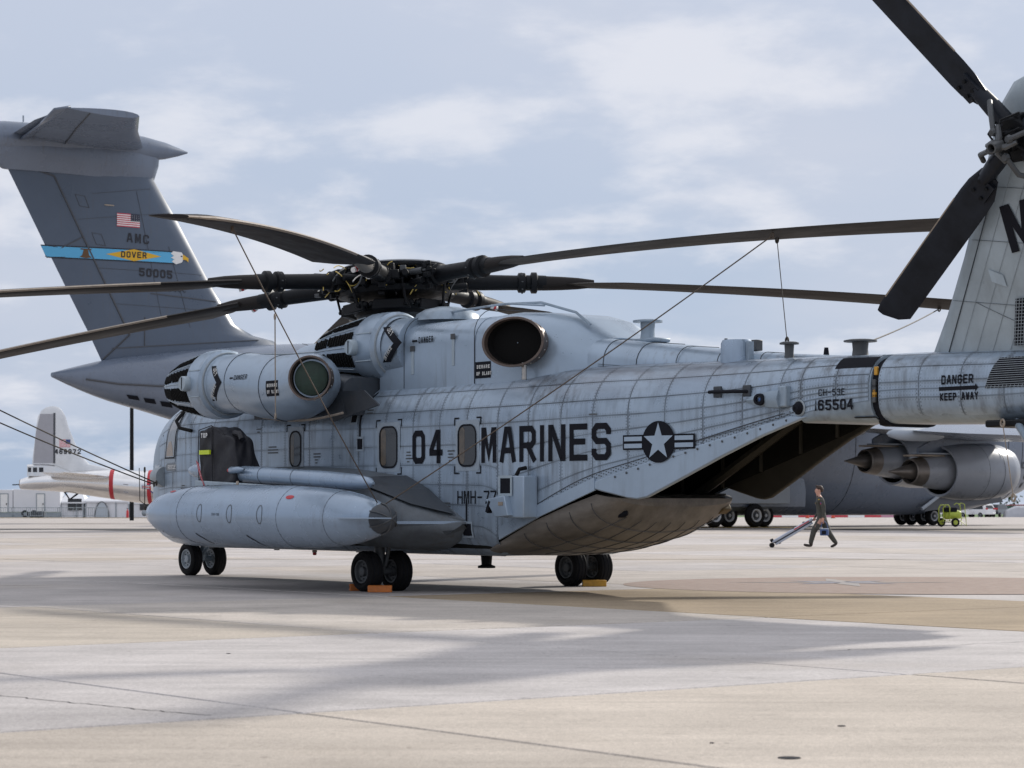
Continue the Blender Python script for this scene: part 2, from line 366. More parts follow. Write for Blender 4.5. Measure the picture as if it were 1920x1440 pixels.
for (i, j) in slabset:
    g = .016 + rs.uniform(0, .006); dz = rs.uniform(-.003, .003)
    a0, a1, b0, b1 = nl[i] + g, nl[i+1] - g, ml[j] - g, ml[j+1] + g
    c = PN((a0 + a1) / 2, (b0 + b1) / 2); mb = MB(); q = .012
    v = [PN(a, b) - c + Vector((0, 0, -.03)) for a, b in ((a0, b0), (a1, b0), (a1, b1), (a0, b1))]
    v += [p + Vector((0, 0, .03 - q * .7)) for p in v]
    v += [PN(a, b) - c for a, b in ((a0 + q, b0 - q), (a1 - q, b0 - q), (a1 - q, b1 + q), (a0 + q, b1 + q))]
    mb.add(v, [(8, 9, 10, 11)] + [(k, (k+1) % 4, (k+1) % 4 + 4, k + 4) for k in range(4)] + [(k + 4, (k+1) % 4 + 4, (k+1) % 4 + 8, k + 8) for k in range(4)])
    o = mb.obj('concrete_slab', conc, ground, smooth=0); o.location = c + Vector((0, 0, dz))
    tone = rs.uniform(.94, 1.06); col = Vector((.465, .428, .405))
    if j <= 2: col = Vector((.47, .413, .352))                    # near row: tan
    elif i == 5 and j <= 4: col = Vector((.36, .283, .195))              # coarse brown slabs
    elif i == 4 and j == 4: col = Vector((.46, .415, .37))
    elif i in (2, 3) and j == 4: col = Vector((.46, .405, .34))
    elif j == 3: col = Vector((.47, .438, .42))
    elif rs.random() < .45: col = Vector((.455, .405, .36))
    o.color = (*(col * tone), 1)
xs = []
se = MB()
lo = [(-14, -2), (14, -2), (36, 128), (-36, 128)]
se.add([(x, y, -.012) for x, y in lo], [(0, 1, 2, 3)]); tag(se.obj('joint_sealant', sealant, smooth=0), kind='structure')
rk = random.Random(21)
for (p0, p1) in (((-3.85, 15.2), (-1.75, 13.25)), ((2.6, 19.2), (6.2, 21.6)), ((-6.5, 24.5), (-2.2, 27.9))):
    mb = MB(); P = [Vector(p0).lerp(Vector(p1), k / 40) + Vector((rk.gauss(0, .012), rk.gauss(0, .012))) for k in range(41)]
    strip(mb, [(p.x, p.y) for p in P], .006, lambda u, v, o: Vector((u, v, .0045)), 0, 5); mb.obj('sealed_crack', sealant, ground, smooth=0)
# taxi lines, paver circle, small recesses
yel = mat('line_paint_yellow', (0.50, 0.33, 0.05), 0.7, var=0.25, vscale=3)
yel2 = mat('line_paint_faded', (0.36, 0.27, 0.14), 0.75, var=0.3, vscale=2)
tag(MB().add([(-20, 53.0, .006), (24, 52.2, .006), (24, 52.38, .006), (-20, 53.22, .006)], [(0, 1, 2, 3)]).obj('faded_taxi_line', yel2, smooth=0), kind='structure')
tag(MB().add([(8.5, 131.0, .006), (16.5, 133.0, .006), (16.5, 137.2, .006), (8.5, 135.2, .006)], [(0, 1, 2, 3)]).obj('yellow_taxi_line', yel, smooth=0), kind='structure')
tag(MB().add([(-70, 245.0, .006), (-20, 245, .006), (-20, 251, .006), (-70, 251, .006)], [(0, 1, 2, 3)]).obj('apron_edge_line', yel2, smooth=0), kind='structure')
def brick_mat():
    m = bpy.data.materials.new('clay_pavers'); m.use_nodes = True; t = m.node_tree; b = t.nodes['Principled BSDF']; L = t.links.new
    tc = N(t, 'ShaderNodeNewGeometry'); br = N(t, 'ShaderNodeTexBrick', inp={'Color1': (.25, .165, .125, 1), 'Color2': (.33, .24, .19, 1), 'Mortar': (.22, .2, .18, 1), 'Scale': 4.5, 'Mortar Size': .02})
    L(tc.outputs['Position'], br.inputs['Vector']); L(br.outputs['Color'], b.inputs['Base Color']); b.inputs['Roughness'].default_value = .85; return m
pm = brick_mat(); disc = MB(); cc = (6.3, 35.4)
disc.add([(cc[0] + 4.6 * math.cos(a), cc[1] + 3.9 * math.sin(a), .006) for a in [2 * math.pi * k / 72 for k in range(72)]], [tuple(range(72))])
pv = tag(disc.obj('paver_circle', pm, smooth=0), kind='structure')
star = MB()
for k in range(8):
    a = k * math.pi / 4; r = 1.9 if k % 2 == 0 else 1.1
    c, s_ = math.cos(a), math.sin(a); p = lambda d, w: (5.2 + c * d - s_ * w, 36.4 + s_ * d + c * w, .010)
    star.add([p(0, 0), p(.4, .2), p(r, 0), p(.4, -.2)], [(0, 1, 2), (0, 2, 3)], k % 2)
star.obj('compass_star', [mat('star_white', (.30, .27, .25), .8, var=.2), mat('star_blue', (.22, .22, .26), .8, var=.2)], pv, smooth=0)
for (px, py, r) in ((1480, 1422, .055), (1578, 1362, .022), (1335, 1394, .012), (428, 1226, .018)):
    Z = 1.2 * 4334 / (py - 950); X = (px - 960) * Z / 4334
    MB().rev([(0, r), (.004, r), (.0045, r * .8)], (X, Z, .001), (0, 0, 1), 16, cap1=True).obj('anchor_recess', black, ground)
# ------------------------------------------------------------------ HELICOPTER
HM = Vector((-.4585, 34.03, 0))
heli = empty('helicopter', HM, math.atan2(.7936, -.6085), 'large grey military transport helicopter with MARINES on its side, parked with rotor tied down', 'helicopter')
# -- fuselage surface: x forward from the main wheels, y left, z up
fw, fzt, fzb, frt, frb = table([
 (9.10, .10, 1.60, 1.22, .08, .08), (9.0, .36, 1.82, 1.02, .2, .2), (8.75, .62, 2.10, .82, .36, .3), (8.4, .84, 2.44, .68, .5, .36), (8.0, 1.0, 2.74, .61, .58, .4),
 (7.6, 1.12, 2.90, .57, .66, .42), (7.15, 1.22, 3.0, .55, .7, .44), (6.6, 1.31, 3.05, .54, .72, .44), (6.0, 1.34, 3.06, .53, .72, .45), (3.0, 1.35, 3.08, .53, .72, .45), (0, 1.35, 3.06, .52, .72, .45), (-1.9, 1.35, 3.06, .52, .72, .40),
 (-2.3, 1.345, 3.06, .74, .72, .05), (-3.0, 1.315, 3.06, 1.05, .71, .03), (-4.0, 1.25, 3.06, 1.42, .69, .03), (-5.0, 1.10, 3.05, 1.66, .66, .03), (-6.0, .93, 3.04, 1.90, .60, .03), (-7.0, .75, 3.02, 2.13, .48, .04),
 (-7.5, .66, 3.01, 2.22, .40, .12), (-8.0, .59, 3.0, 2.19, .36, .22), (-9.0, .53, 2.98, 2.16, .34, .3), (-10.0, .47, 2.95, 2.14, .32, .3), (-11.3, .38, 2.92, 2.2, .3, .28), (-12.0, .2, 2.85, 2.4, .18, .16)])
def fsec(x, t):
    w, zt, zb, rt, rb = fw(x), fzt(x), fzb(x), frt(x), frb(x)
    rt = min(rt, w * .98, (zt - zb) * .6); rb = min(rb, w * .9, (zt - zb) - rt - .01)
    if t < .12: return (w - rt) * t / .12, zt + .02 * (1 - t / .12)
    if t < .45: a = (t - .12) / .33 * math.pi / 2; return w - rt + rt * math.sin(a), zt - rt + rt * math.cos(a)
    if t < .8: k = (t - .45) / .35; return w, (zt - rt) + ((zb + rb) - (zt - rt)) * k
    if t < .95: a = (t - .8) / .15 * math.pi / 2; return w - rb + rb * math.cos(a), zb + rb - rb * math.sin(a)
    return (w - rb) * (1 - t) / .05, zb
def fpt(x, t, off=0.0, side=1):
    y, z = fsec(x, t)
    if off:
        e = 1e-3; y0, z0 = fsec(x, max(t - e, 0)); y1, z1 = fsec(x, min(t + e, 1)); xa = fsec(x + .01, t)
        tv = Vector((0, y1 - y0, z1 - z0)); xv = Vector((.01, xa[0] - y, xa[1] - z)); n = tv.cross(xv)
        if n.length > 1e-9:
            n.normalize()
            if n.y * max(y, .05) + n.z * (z - 1.9) < 0: n = -n
            return Vector((x, side * (y + n.y * off), z + n.z * off)) + Vector((n.x * off, 0, 0))
    return Vector((x, side * y, z))
def fside(x, z):
    """y of the left skin at (x, z)"""
    w, zt, zb, rt, rb = fw(x), fzt(x), fzb(x), frt(x), frb(x)
    if z > zt - rt: d = min((z - (zt - rt)) / rt, 1); return w - rt + rt * math.sqrt(1 - d * d)
    if z < zb + rb and rb > .1: d = min((zb + rb - z) / rb, 1); return w - rb + rb * math.sqrt(1 - d * d)
    return w
TS = [0, .06, .12] + [.12 + .33 * k / 8 for k in range(1, 9)] + [.45 + .35 * k / 6 for k in range(1, 7)] + [.8 + .15 * k / 5 for k in range(1, 6)] + [1.0]
def shell(x0, x1, n, tmax=1.0, off=0.0):
    rings = []
    ts = [t for t in TS if t <= tmax + 1e-6]
    for i in range(n + 1):
        x = x0 + (x1 - x0) * i / n
        l = [fpt(x, t, off) for t in ts]; r = [Vector((p.x, -p.y, p.z)) for p in l]
        if tmax >= 1: rings.append(l + r[-2:0:-1])
        else: rings.append(r[::-1] + l[1:])
    return rings
fus = MB()
fus.loft(shell(9.10, -2.2, 70), True, False)
fus.loft(shell(-2.2, -7.35, 30, .8), False, False, closed=False)
rr = shell(-7.35, -8.38, 7); fus.loft(rr, True, True)
fuselage = fus.obj('fuselage', paint_worn, heli)
# skin panel material: paint, grime and rivets along the panel edges (uv in metres, second uv = panel size)
def skin_mat():
    m = bpy.data.materials.new('riveted_skin'); m.use_nodes = True; t = m.node_tree; b = t.nodes['Principled BSDF']; L = t.links.new
    b.inputs['Roughness'].default_value = .40; b.inputs['Metallic'].default_value = .3
    tc = N(t, 'ShaderNodeTexCoord'); ua = N(t, 'ShaderNodeUVMap', uv_map='m'); ub = N(t, 'ShaderNodeUVMap', uv_map='size')
    def mth(op, a, b_=None, clamp=False):
        n = N(t, 'ShaderNodeMath', operation=op, use_clamp=clamp)
        for i, v in enumerate((a, b_)):
            if v is None: continue
            if isinstance(v, (int, float)): n.inputs[i].default_value = v
            else: L(v, n.inputs[i])
        return n.outputs[0]
    s1 = N(t, 'ShaderNodeSeparateXYZ'); L(ua.outputs[0], s1.inputs[0]); s2 = N(t, 'ShaderNodeSeparateXYZ'); L(ub.outputs[0], s2.inputs[0])
    u, v, w, h = s1.outputs[0], s1.outputs[1], s2.outputs[0], s2.outputs[1]
    du = mth('MINIMUM', u, mth('SUBTRACT', w, u)); dv = mth('MINIMUM', v, mth('SUBTRACT', h, v))
    de = mth('MINIMUM', du, dv)
    def mr(val, a, b_, c=0., d=1.):
        n = N(t, 'ShaderNodeMapRange', inp={1: a, 2: b_, 3: c, 4: d}); L(val, n.inputs[0]); return n.outputs[0]
    def nz(sc, det, vec, rough=.6, st=None):
        n = N(t, 'ShaderNodeTexNoise', inp={'Scale': sc, 'Detail': det, 'Roughness': rough})
        if st: mp = N(t, 'ShaderNodeMapping'); mp.inputs['Scale'].default_value = st; L(vec, mp.inputs[0]); vec = mp.outputs[0]
        L(vec, n.inputs['Vector']); return n.outputs['Fac']
    ob = tc.outputs['Object']
    rv = lambda along, across: mth('MULTIPLY', mth('GREATER_THAN', mth('SINE', mth('MULTIPLY', along, 6.2832 / .042)), .1), mth('LESS_THAN', mth('ABSOLUTE', mth('SUBTRACT', across, .026)), .0085))
    rivet = mth('MAXIMUM', rv(v, du), mth('MULTIPLY', rv(u, dv), .55))
    rivet = mth('MULTIPLY', rivet, mr(nz(2.2, 4, ob), .36, .62, .08, .62))
    grime = mth('MULTIPLY', mr(de, 0.0, .017, 1., 0.), mr(nz(1.3, 5, ob), .32, .62, .35, 1.0))
    streak = mth('MULTIPLY', mr(nz(1, 5, ob, .6, (10, 10, .8)), .46, .70, 0, .75), mr(nz(.7, 3, ob), .38, .60))
    def mix(a, b_, f):
        n = N(t, 'ShaderNodeMix', data_type='RGBA')
        for s, vv in ((6, a), (7, b_)):
            if isinstance(vv, tuple): n.inputs[s].default_value = vv
            else: L(vv, n.inputs[s])
        L(f, n.inputs[0]); return n.outputs[2]
    oi = N(t, 'ShaderNodeObjectInfo')
    c = mix((GREY[0] * .82, GREY[1] * .82, GREY[2] * .82, 1), (GREY[0] * 1.22, GREY[1] * 1.2, GREY[2] * 1.17, 1), mr(nz(1.5, 6, ob), .3, .7))
    c = mix(c, (GREY[0] * .84, GREY[1] * .86, GREY[2] * .9, 1), mth('MULTIPLY', oi.outputs['Random'], .6))
    c = mix(c, (.085, .085, .085, 1), mth('MULTIPLY', streak, .95)); c = mix(c, (.045, .045, .048, 1), mth('MULTIPLY', grime, .95))
    # exhaust soot on the upper rear quarter, a stain with its own place on the skin
    sp = N(t, 'ShaderNodeSeparateXYZ'); L(ob, sp.inputs[0])
    soot = mth('MULTIPLY', mr(sp.outputs[2], 2.55, 3.0), mth('MULTIPLY', mr(sp.outputs[0], -2.0, -3.2), mr(sp.outputs[0], -8, -4.5, .15, 1)))
    c = mix(c, (.12, .095, .095, 1), mth('MULTIPLY', mth('MULTIPLY', soot, mr(nz(1.4, 5, ob, .65, (.5, 2, 2)), .3, .62)), .75))
    c = mix(c, (.05, .05, .055, 1), rivet)
    L(c, b.inputs['Base Color'])
    L(mr(nz(3, 4, ob), .3, .7, .24, .42), b.inputs['Roughness'])
    bp = N(t, 'ShaderNodeBump', inp={'Strength': .22, 'Distance': .02}); L(nz(3.2, 3, ob), bp.inputs['Height']); L(bp.outputs[0], b.inputs['Normal'])
    return m
skin = skin_mat()
rp = random.Random(11)
def panel(x0, x1, t0, t1, parent, nx=4, nt=4, off=.007, gap=.0035):
    vs = []; uv = []; L_ = abs(x1 - x0)
    g = gap / max(L_, .01); amp = rp.uniform(-.007, .006)
    a = fpt((x0 + x1) / 2, t0); b_ = fpt((x0 + x1) / 2, t1); H_ = (a - b_).length; gt = gap / max(H_, .01)
    for i in range(nx + 1):
        for k in range(nt + 1):
            s = g + (1 - 2 * g) * i / nx; q = gt + (1 - 2 * gt) * k / nt
            bul = amp * math.sin(math.pi * i / nx) * math.sin(math.pi * k / nt)
            vs.append(fpt(x0 + (x1 - x0) * s, t0 + (t1 - t0) * q, off + bul)); uv.append((s * L_, q * H_))
    fs = [(i * (nt + 1) + k, i * (nt + 1) + k + 1, (i + 1) * (nt + 1) + k + 1, (i + 1) * (nt + 1) + k) for i in range(nx) for k in range(nt)]
    me = bpy.data.meshes.new('skin_panel'); me.from_pydata(vs, [], fs); me.materials.append(skin)
    u1 = me.uv_layers.new(name='m'); u2 = me.uv_layers.new(name='size')
    for l in me.loops: u1.data[l.index].uv = uv[l.vertex_index]; u2.data[l.index].uv = (L_, H_)
    me.polygons.foreach_set('use_smooth', [True] * len(me.polygons)); me.update()
    return link(bpy.data.objects.new('skin_panel', me), parent)
XC = [7.75, 6.95, 6.2, 5.45, 4.7, 3.95, 3.25, 2.55, 1.9, 1.2, .5, -.2, -.85, -1.5, -2.2]
XA = [-2.2, -2.85, -3.5, -4.1, -4.7, -5.3, -5.9, -6.5, -7.05, -7.35]
TR = [.10, .20, .30, .385, .45, .52, .59, .66, .73, .80, .875, .95]
for x0, x1 in zip(XC[:-1], XC[1:]):
    for t0, t1 in zip(TR[:-1], TR[1:]): panel(x0, x1, t0, t1, fuselage)
TA = [.10, .20, .30, .385, .45, .537, .625, .712, .80]
for x0, x1 in zip(XA[:-1], XA[1:]):
    for t0, t1 in zip(TA[:-1], TA[1:]): panel(x0, x1, t0, t1, fuselage)
for x0, x1 in ((-7.35, -7.86), (-7.86, -8.36)):
    for t0, t1 in zip(TA[:-1], TA[1:]): panel(x0, x1, t0, t1, fuselage)
# -- folding tail boom behind the hinge gap
bm_ = MB(); bm_.loft(shell(-8.50, -12.0, 16), True, True); boom = bm_.obj('tail_boom', paint_worn, heli)
for x0, x1 in ((-8.50, -9.1), (-9.1, -9.7), (-9.7, -10.3), (-10.3, -10.9)):
    for t0, t1 in zip([.06, .2, .34, .45, .62, .8, .92][:-1], [.06, .2, .34, .45, .62, .8, .92][1:]): panel(x0, x1, t0, t1, boom)
hg = MB(); hg.loft([[fpt(x, t, -.035) for t in TS] + [fpt(x, t, -.035, -1) for t in TS[::-1][1:-1]] for x in (-8.37, -8.51)], True, True)
hinge = hg.obj('fold_hinge', black, heli)
for k in range(5):
    t = .36 + .1 * k; p = fpt(-8.44, t, .0)
    MB().box(p, (.05, .03, .10)).obj('hinge_latch', amber if k in (0, 3) else rim_d, hinge, bevel=.006)
# hinge cut-outs: dark recesses above and below
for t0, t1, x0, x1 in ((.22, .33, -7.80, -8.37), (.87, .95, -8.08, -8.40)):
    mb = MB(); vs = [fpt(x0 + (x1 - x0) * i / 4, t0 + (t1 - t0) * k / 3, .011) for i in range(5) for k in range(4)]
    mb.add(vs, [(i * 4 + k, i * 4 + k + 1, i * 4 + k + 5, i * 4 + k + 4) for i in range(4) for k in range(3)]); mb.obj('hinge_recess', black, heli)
# -- belly ramp
ramp = MB(); rings = []
for x, w, zb, ze in ((-1.95, 1.30, .515, .62), (-2.3, 1.31, .53, .76), (-2.9, 1.29, .58, 1.0), (-3.6, 1.24, .72, 1.22), (-4.08, 1.17, .90, 1.36), (-4.22, 1.10, 1.03, 1.33), (-4.36, .98, 1.20, 1.31)):
    ring = [Vector((x, w * math.cos(a) * (1 if abs(math.cos(a)) < .98 else 1), ze - (ze - zb) * abs(math.sin(a)) ** .78)) for a in [math.pi * k / 20 for k in range(21)]]
    rings.append(ring)
ramp.loft(rings, True, True); rampo = ramp.obj('cargo_ramp', belly, heli)
for yk in (-.9, -.6, -.3, 0, .3, .6, .9):
    MB().tube([Vector((x, yk * w_ / 1.3, ze_ - (ze_ - zb_ + .004) * math.sqrt(max(1 - (yk / 1.3) ** 2, 0)) ** .78)) for x, w_, zb_, ze_ in ((-2.3, 1.31, .53, .76), (-2.9, 1.29, .58, 1.0), (-3.6, 1.24, .72, 1.22), (-4.08, 1.17, .90, 1.36), (-4.22, 1.10, .99, 1.33))], .005, 4).obj('ramp_seam', rim_d, rampo)
for k, x in enumerate((-2.7, -3.15, -3.6, -4.0)):
    mb = MB(); w = np.interp(-x, [1.95, 2.3, 2.9, 3.6, 4.1, 4.4], [1.3, 1.3, 1.28, 1.23, 1.18, 1.14]) + .004; zb = np.interp(-x, [1.95, 2.3, 2.9, 3.6, 4.1, 4.4], [.515, .53, .58, .72, .90, 1.04]); ze = np.interp(-x, [1.95, 2.3, 2.9, 3.6, 4.1, 4.4], [.62, .73, .96, 1.19, 1.33, 1.31])
    pth = [Vector((x, w * math.cos(a), ze - (ze - zb + .006) * abs(math.sin(a)) ** .78)) for a in [math.pi * (k_ + .5) / 21 for k_ in range(21)]]
    mb.tube(pth, .006, 4); mb.obj('ramp_seam', rim_d, rampo)
MB().ball((-4.12, .80, 1.12), .13, 10, sc=(1.2, .6, .6)).obj('ramp_latch', black, rampo)
MB().box((-4.22, -.95, 1.17), (.14, .16, .10), Euler((0, .5, 0)).to_matrix()).obj('ramp_hinge', mat('brass_bracket', (.12, .085, .04), .6, .2), rampo, bevel=.02)
# -- inside of the cargo bay
bay = MB()
ins = []
for i in range(25):
    x = -7.3 + i * .44
    l = [fpt(x, t, -.09) for t in TS if t <= .8]; l += [Vector((x, l[-1].y, max(l[-1].z if x < -2.3 else .62, .62)))] ; r = [Vector((p.x, -p.y, p.z)) for p in l]
    ins.append(r[::-1] + l[1:])
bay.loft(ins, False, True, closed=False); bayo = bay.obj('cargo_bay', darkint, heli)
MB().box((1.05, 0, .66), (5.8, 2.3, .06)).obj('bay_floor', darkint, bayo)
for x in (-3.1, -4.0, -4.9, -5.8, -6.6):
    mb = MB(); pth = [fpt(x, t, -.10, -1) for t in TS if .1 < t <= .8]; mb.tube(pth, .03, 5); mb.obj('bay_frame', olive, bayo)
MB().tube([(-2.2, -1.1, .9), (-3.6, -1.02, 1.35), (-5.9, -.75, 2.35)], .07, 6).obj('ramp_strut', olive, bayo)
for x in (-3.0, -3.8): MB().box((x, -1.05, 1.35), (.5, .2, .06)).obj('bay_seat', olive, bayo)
# -- side skirts of the ramp opening
def skirt(sgn):
    outer = [(-3.95, 1.47), (-4.25, 1.40), (-4.70, 1.31), (-4.86, 1.295), (-5.02, 1.32), (-5.5, 1.52), (-6.2, 1.82), (-6.8, 2.06), (-7.45, 2.28), (-7.2, 2.30), (-6.4, 2.10), (-5.4, 1.87), (-4.6, 1.66), (-4.2, 1.55)]
    mb = MB()
    def f(u, v, t): return Vector((u, sgn * (fw(u) + t), v))
    mb.prism(outer, f, -.05, .022)
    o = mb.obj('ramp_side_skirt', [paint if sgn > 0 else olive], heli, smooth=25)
    b = o.modifiers.new('bevel', 'BEVEL'); b.width = .018; b.segments = 2; b.limit_method = 'ANGLE'; b.angle_limit = R(40)
    for k in range(15):
        u = -4.5 - k * .19; v = np.interp(-u, [4.2, 4.6, 5.4, 6.4, 7.2], [1.5, 1.61, 1.82, 2.05, 2.25])
        MB().rev([(0, .016), (.006, .014)], (u, sgn * (fw(u) + .022), v), (0, sgn, 0), 8, cap1=True).obj('fastener', rim_d, o)
    return o
skirt(1); skirt(-1)
mb = MB(); mb.loft([[Vector((x, (fw(x) - .0 + (.03 if k in (1, 2) else 0)) , z)) for k, z in enumerate((ze - .05, ze - .05, ze + .12, ze + .12))] for x, ze in ((-2.25, .80), (-2.6, .93), (-3.1, 1.12), (-3.6, 1.28), (-4.15, 1.46))], True, True)
mb.obj('ramp_sill', paint, heli, smooth=30)
# seam tubes along the skin above the ramp
for d in (.03, .14): MB().tube([Vector((x, fw(x) + .008, fzb(x) + d + .03)) for x in [-2.3 - .2 * k for k in range(25)]], .008, 4).obj('seam_strip', paint_dark, heli)
rv = MB()
for k in range(120):
    x = -2.35 - k * .0415
    for d in (.075, .115): rv.rev([(0, .0085), (.005, .007)], (x, fw(x) + .012, fzb(x) + d + .03 + (.02 if k % 2 else 0)), (0, 1, 0), 5, cap1=True)
tag(rv.obj('seam_rivets', rim_d, heli, smooth=0), kind='stuff')
# -- tail pylon, leaning to the left
CANT = .36
def pyl(z): return (z - 2.9) * CANT
pyr = []
for z, le, te, th in ((2.90, -8.82, -11.9, .21), (3.4, -9.24, -11.95, .20), (4.0, -9.68, -12.1, .185), (4.6, -10.08, -12.3, .17), (5.2, -10.46, -12.5, .155), (5.55, -10.70, -12.6, .14), (5.74, -10.92, -12.6, .11), (5.84, -11.3, -12.55, .06)):
    c = le - te; ring = []
    for k in range(12):
        u = 1 - math.cos(math.pi * (k + .0) / 12 * 1.0); u /= 2; ring.append((le - c * u, th * 2.0 * (math.sqrt(max(u, 0)) * (1 - u) * 1.3 + .12 * u * (1 - u))))
    L_ = [Vector((x, pyl(z) + y, z)) for x, y in ring] + [Vector((te, pyl(z), z))] + [Vector((x, pyl(z) - y, z)) for x, y in ring[:0:-1]]
    pyr.append(L_)
py = MB(); py.loft(pyr, True, True); pylon = py.obj('tail_pylon', skin_p := mat('pylon_paint', (0.33, 0.385, 0.42), .36, var=.16, vscale=1.8, streak=.3, bump=.06, bscale=4), heli)
def pysurf(u, v, off):
    """left surface of the pylon; u aft from x=-8.5, v height"""
    x = -8.5 - u; z = v
    zs = [2.9, 3.4, 4.0, 4.6, 5.2, 5.55, 5.74]; le = np.interp(z, zs, [-8.82, -9.24, -9.68, -10.08, -10.46, -10.70, -10.92]); te = np.interp(z, zs, [-11.9, -11.95, -12.1, -12.3, -12.5, -12.6, -12.6]); th = np.interp(z, zs, [.21, .20, .185, .17, .155, .14, .11])
    q = min(max((le - x) / (le - te), 0.001), 1); y = th * 2.0 * (math.sqrt(q) * (1 - q) * 1.3 + .12 * q * (1 - q))
    return Vector((x, pyl(z) + y + off, z - off * CANT))
for d, lab in ((.40, 1), (.62, 1), (.86, 0), (1.1, 0), (1.35, 0)):
    pth = [pysurf(.32 + d + (z - 2.9) * .68, z, .006) for z in [2.95 + .15 * k for k in range(17 if d < 1 else 12)]]
    MB().tube(pth, .006 if d < .5 else .003, 4).obj('rivet_seam', rim_m if d > .5 else paint_dark, pylon)
for z0, z1, a, b_ in ((3.55, 3.35, .95, 2.5), (4.2, 4.0, 1.3, 2.7), (4.75, 4.55, 1.6, 2.9), (3.5, 3.05, 1.35, 2.3)):
    MB().tube([pysurf(a + (b_ - a) * k / 8, z0 + (z1 - z0) * k / 8, .006) for k in range(9)], .003, 4).obj('panel_seam', paint_dark, pylon)
mb = MB(); patch(mb, [(1.66, 3.70), (1.86, 3.63), (1.84, 3.76), (1.64, 3.84)], lambda u, v, o: pysurf(u, v, o), .012, 2); mb.obj('access_panel', paint_pale, pylon)
text('lettering', 'MT', lambda u, v, o: pysurf(1.98 + u + (.5 - v) * .10, 3.98 + v + u * .12, o), .50, .44, black, pylon, hw=.055, lift=.012, gap=.12)
# vent grilles at the pylon foot
def grille(name, pts, fn, parent):
    mb = MB(); patch(mb, pts, fn, .024, 3); mb.obj(name, black, parent, label='black mesh vent grille')
    u0, u1 = min(p[0] for p in pts), max(p[0] for p in pts); v0, v1 = min(p[1] for p in pts), max(p[1] for p in pts)
    g = MB()
    for k in range(14):
        v = v0 + (v1 - v0) * (k + .5) / 14
        ua = np.interp(v, [v0, v1], [pts[0][0], pts[3][0]]); ub = np.interp(v, [v0, v1], [pts[1][0], pts[2][0]])
        g.tube([fn(ua, v, .030), fn(ub, v, .030)], .004, 4)
    for k in range(14):
        s = (k + .5) / 14; g.tube([fn(pts[0][0] * (1 - s) + pts[1][0] * s, v0, .030), fn(pts[3][0] * (1 - s) + pts[2][0] * s, v1, .030)], .004, 4)
    tag(g.obj('grille_mesh', rim_m, parent), kind='stuff')
def boomsurf(u, v, off): return Vector((-8.5 - u, fside(-8.5 - u, v) + off, v))
grille('vent_grille', [(1.55, 2.52), (2.3, 2.52), (2.3, 2.86), (1.68, 2.86)], boomsurf, boom)
grille('vent_grille', [(1.78, 3.0), (2.3, 3.0), (2.5, 3.5), (1.95, 3.5)], pysurf, pylon)
# -- upper fairing and spine
def rbox(x, yc, w, zb, zt, r, n=6):
    r = min(r, w * .95, (zt - zb) * .9); pts = [(-w, zb)]
    pts += [(-w + r - r * math.cos(math.pi / 2 * k / n), zt - r + r * math.sin(math.pi / 2 * k / n)) for k in range(n + 1)]
    pts += [(w - r + r * math.sin(math.pi / 2 * k / n), zt - r + r * math.cos(math.pi / 2 * k / n)) for k in range(n + 1)] + [(w, zb)]
    return [Vector((x, yc + a, b_)) for a, b_ in pts]
mb = MB(); mb.loft([rbox(*a) for a in ((6.7, 0, .35, 2.9, 3.05, .1), (6.0, 0, .55, 2.9, 3.25, .25), (5.2, 0, .66, 2.9, 3.52, .4), (4.2, 0, .70, 2.9, 3.80, .45), (3.2, 0, .70, 2.9, 3.88, .45), (2.2, 0, .70, 2.9, 3.90, .45), (1.0, 0, .72, 2.9, 3.90, .45))]); mb.obj('forward_fairing', paint, heli)
mb = MB(); mb.loft([rbox(*a) for a in ((1.05, .1, .98, 2.9, 3.88, .34), (.3, .1, .98, 2.9, 3.88, .36), (-1.3, .1, .98, 2.9, 3.88, .38))]); cowl2 = mb.obj('engine_cowling', paint, heli)
ex = MB(); ex.loft([rbox(*a) for a in ((-1.31, .1, .975, 2.9, 3.875, .38), (-1.9, .1, .98, 2.9, 3.90, .42), (-2.5, .08, .96, 2.9, 3.86, .5), (-2.95, .05, .86, 2.9, 3.76, .55), (-3.2, .03, .74, 2.9, 3.6, .5), (-3.4, 0, .60, 2.9, 3.48, .4))]); exf = ex.obj('exhaust_fairing', paint, heli)
sp_ = MB(); srow = [(-2.6, .74, 3.56), (-3.5, .66, 3.45), (-4.5, .56, 3.33), (-5.5, .45, 3.21), (-6.5, .33, 3.11), (-7.3, .22, 3.05), (-7.8, .1, 3.01)]
sp_.loft([rbox(x, 0, w, 2.85, zt, .32, 6) for x, w, zt in srow]); spine = sp_.obj('spine_fairing', paint, heli)
for x in (-3.6, -4.2, -4.9, -5.6, -6.3):
    w = np.interp(-x, [2.6, 3.5, 4.5, 5.5, 6.5], [.74, .66, .56, .45, .33]); zt = np.interp(-x, [2.6, 3.5, 4.5, 5.5, 6.5], [3.56, 3.45, 3.33, 3.21, 3.11])
    MB().tube([p + Vector((0, .003, .003)) for p in rbox(x, 0, w, 2.98, zt, .32, 6)[7:]], .006, 4).obj('spine_seam', paint_dark, spine)
for d in (.35, .6, .8):
    MB().tube([Vector((x, w + .004, 3.0 + (zt - .32 - 3.0) * d)) for x, w, zt in srow[1:5]], .004, 4).obj('spine_seam', paint_dark, spine)
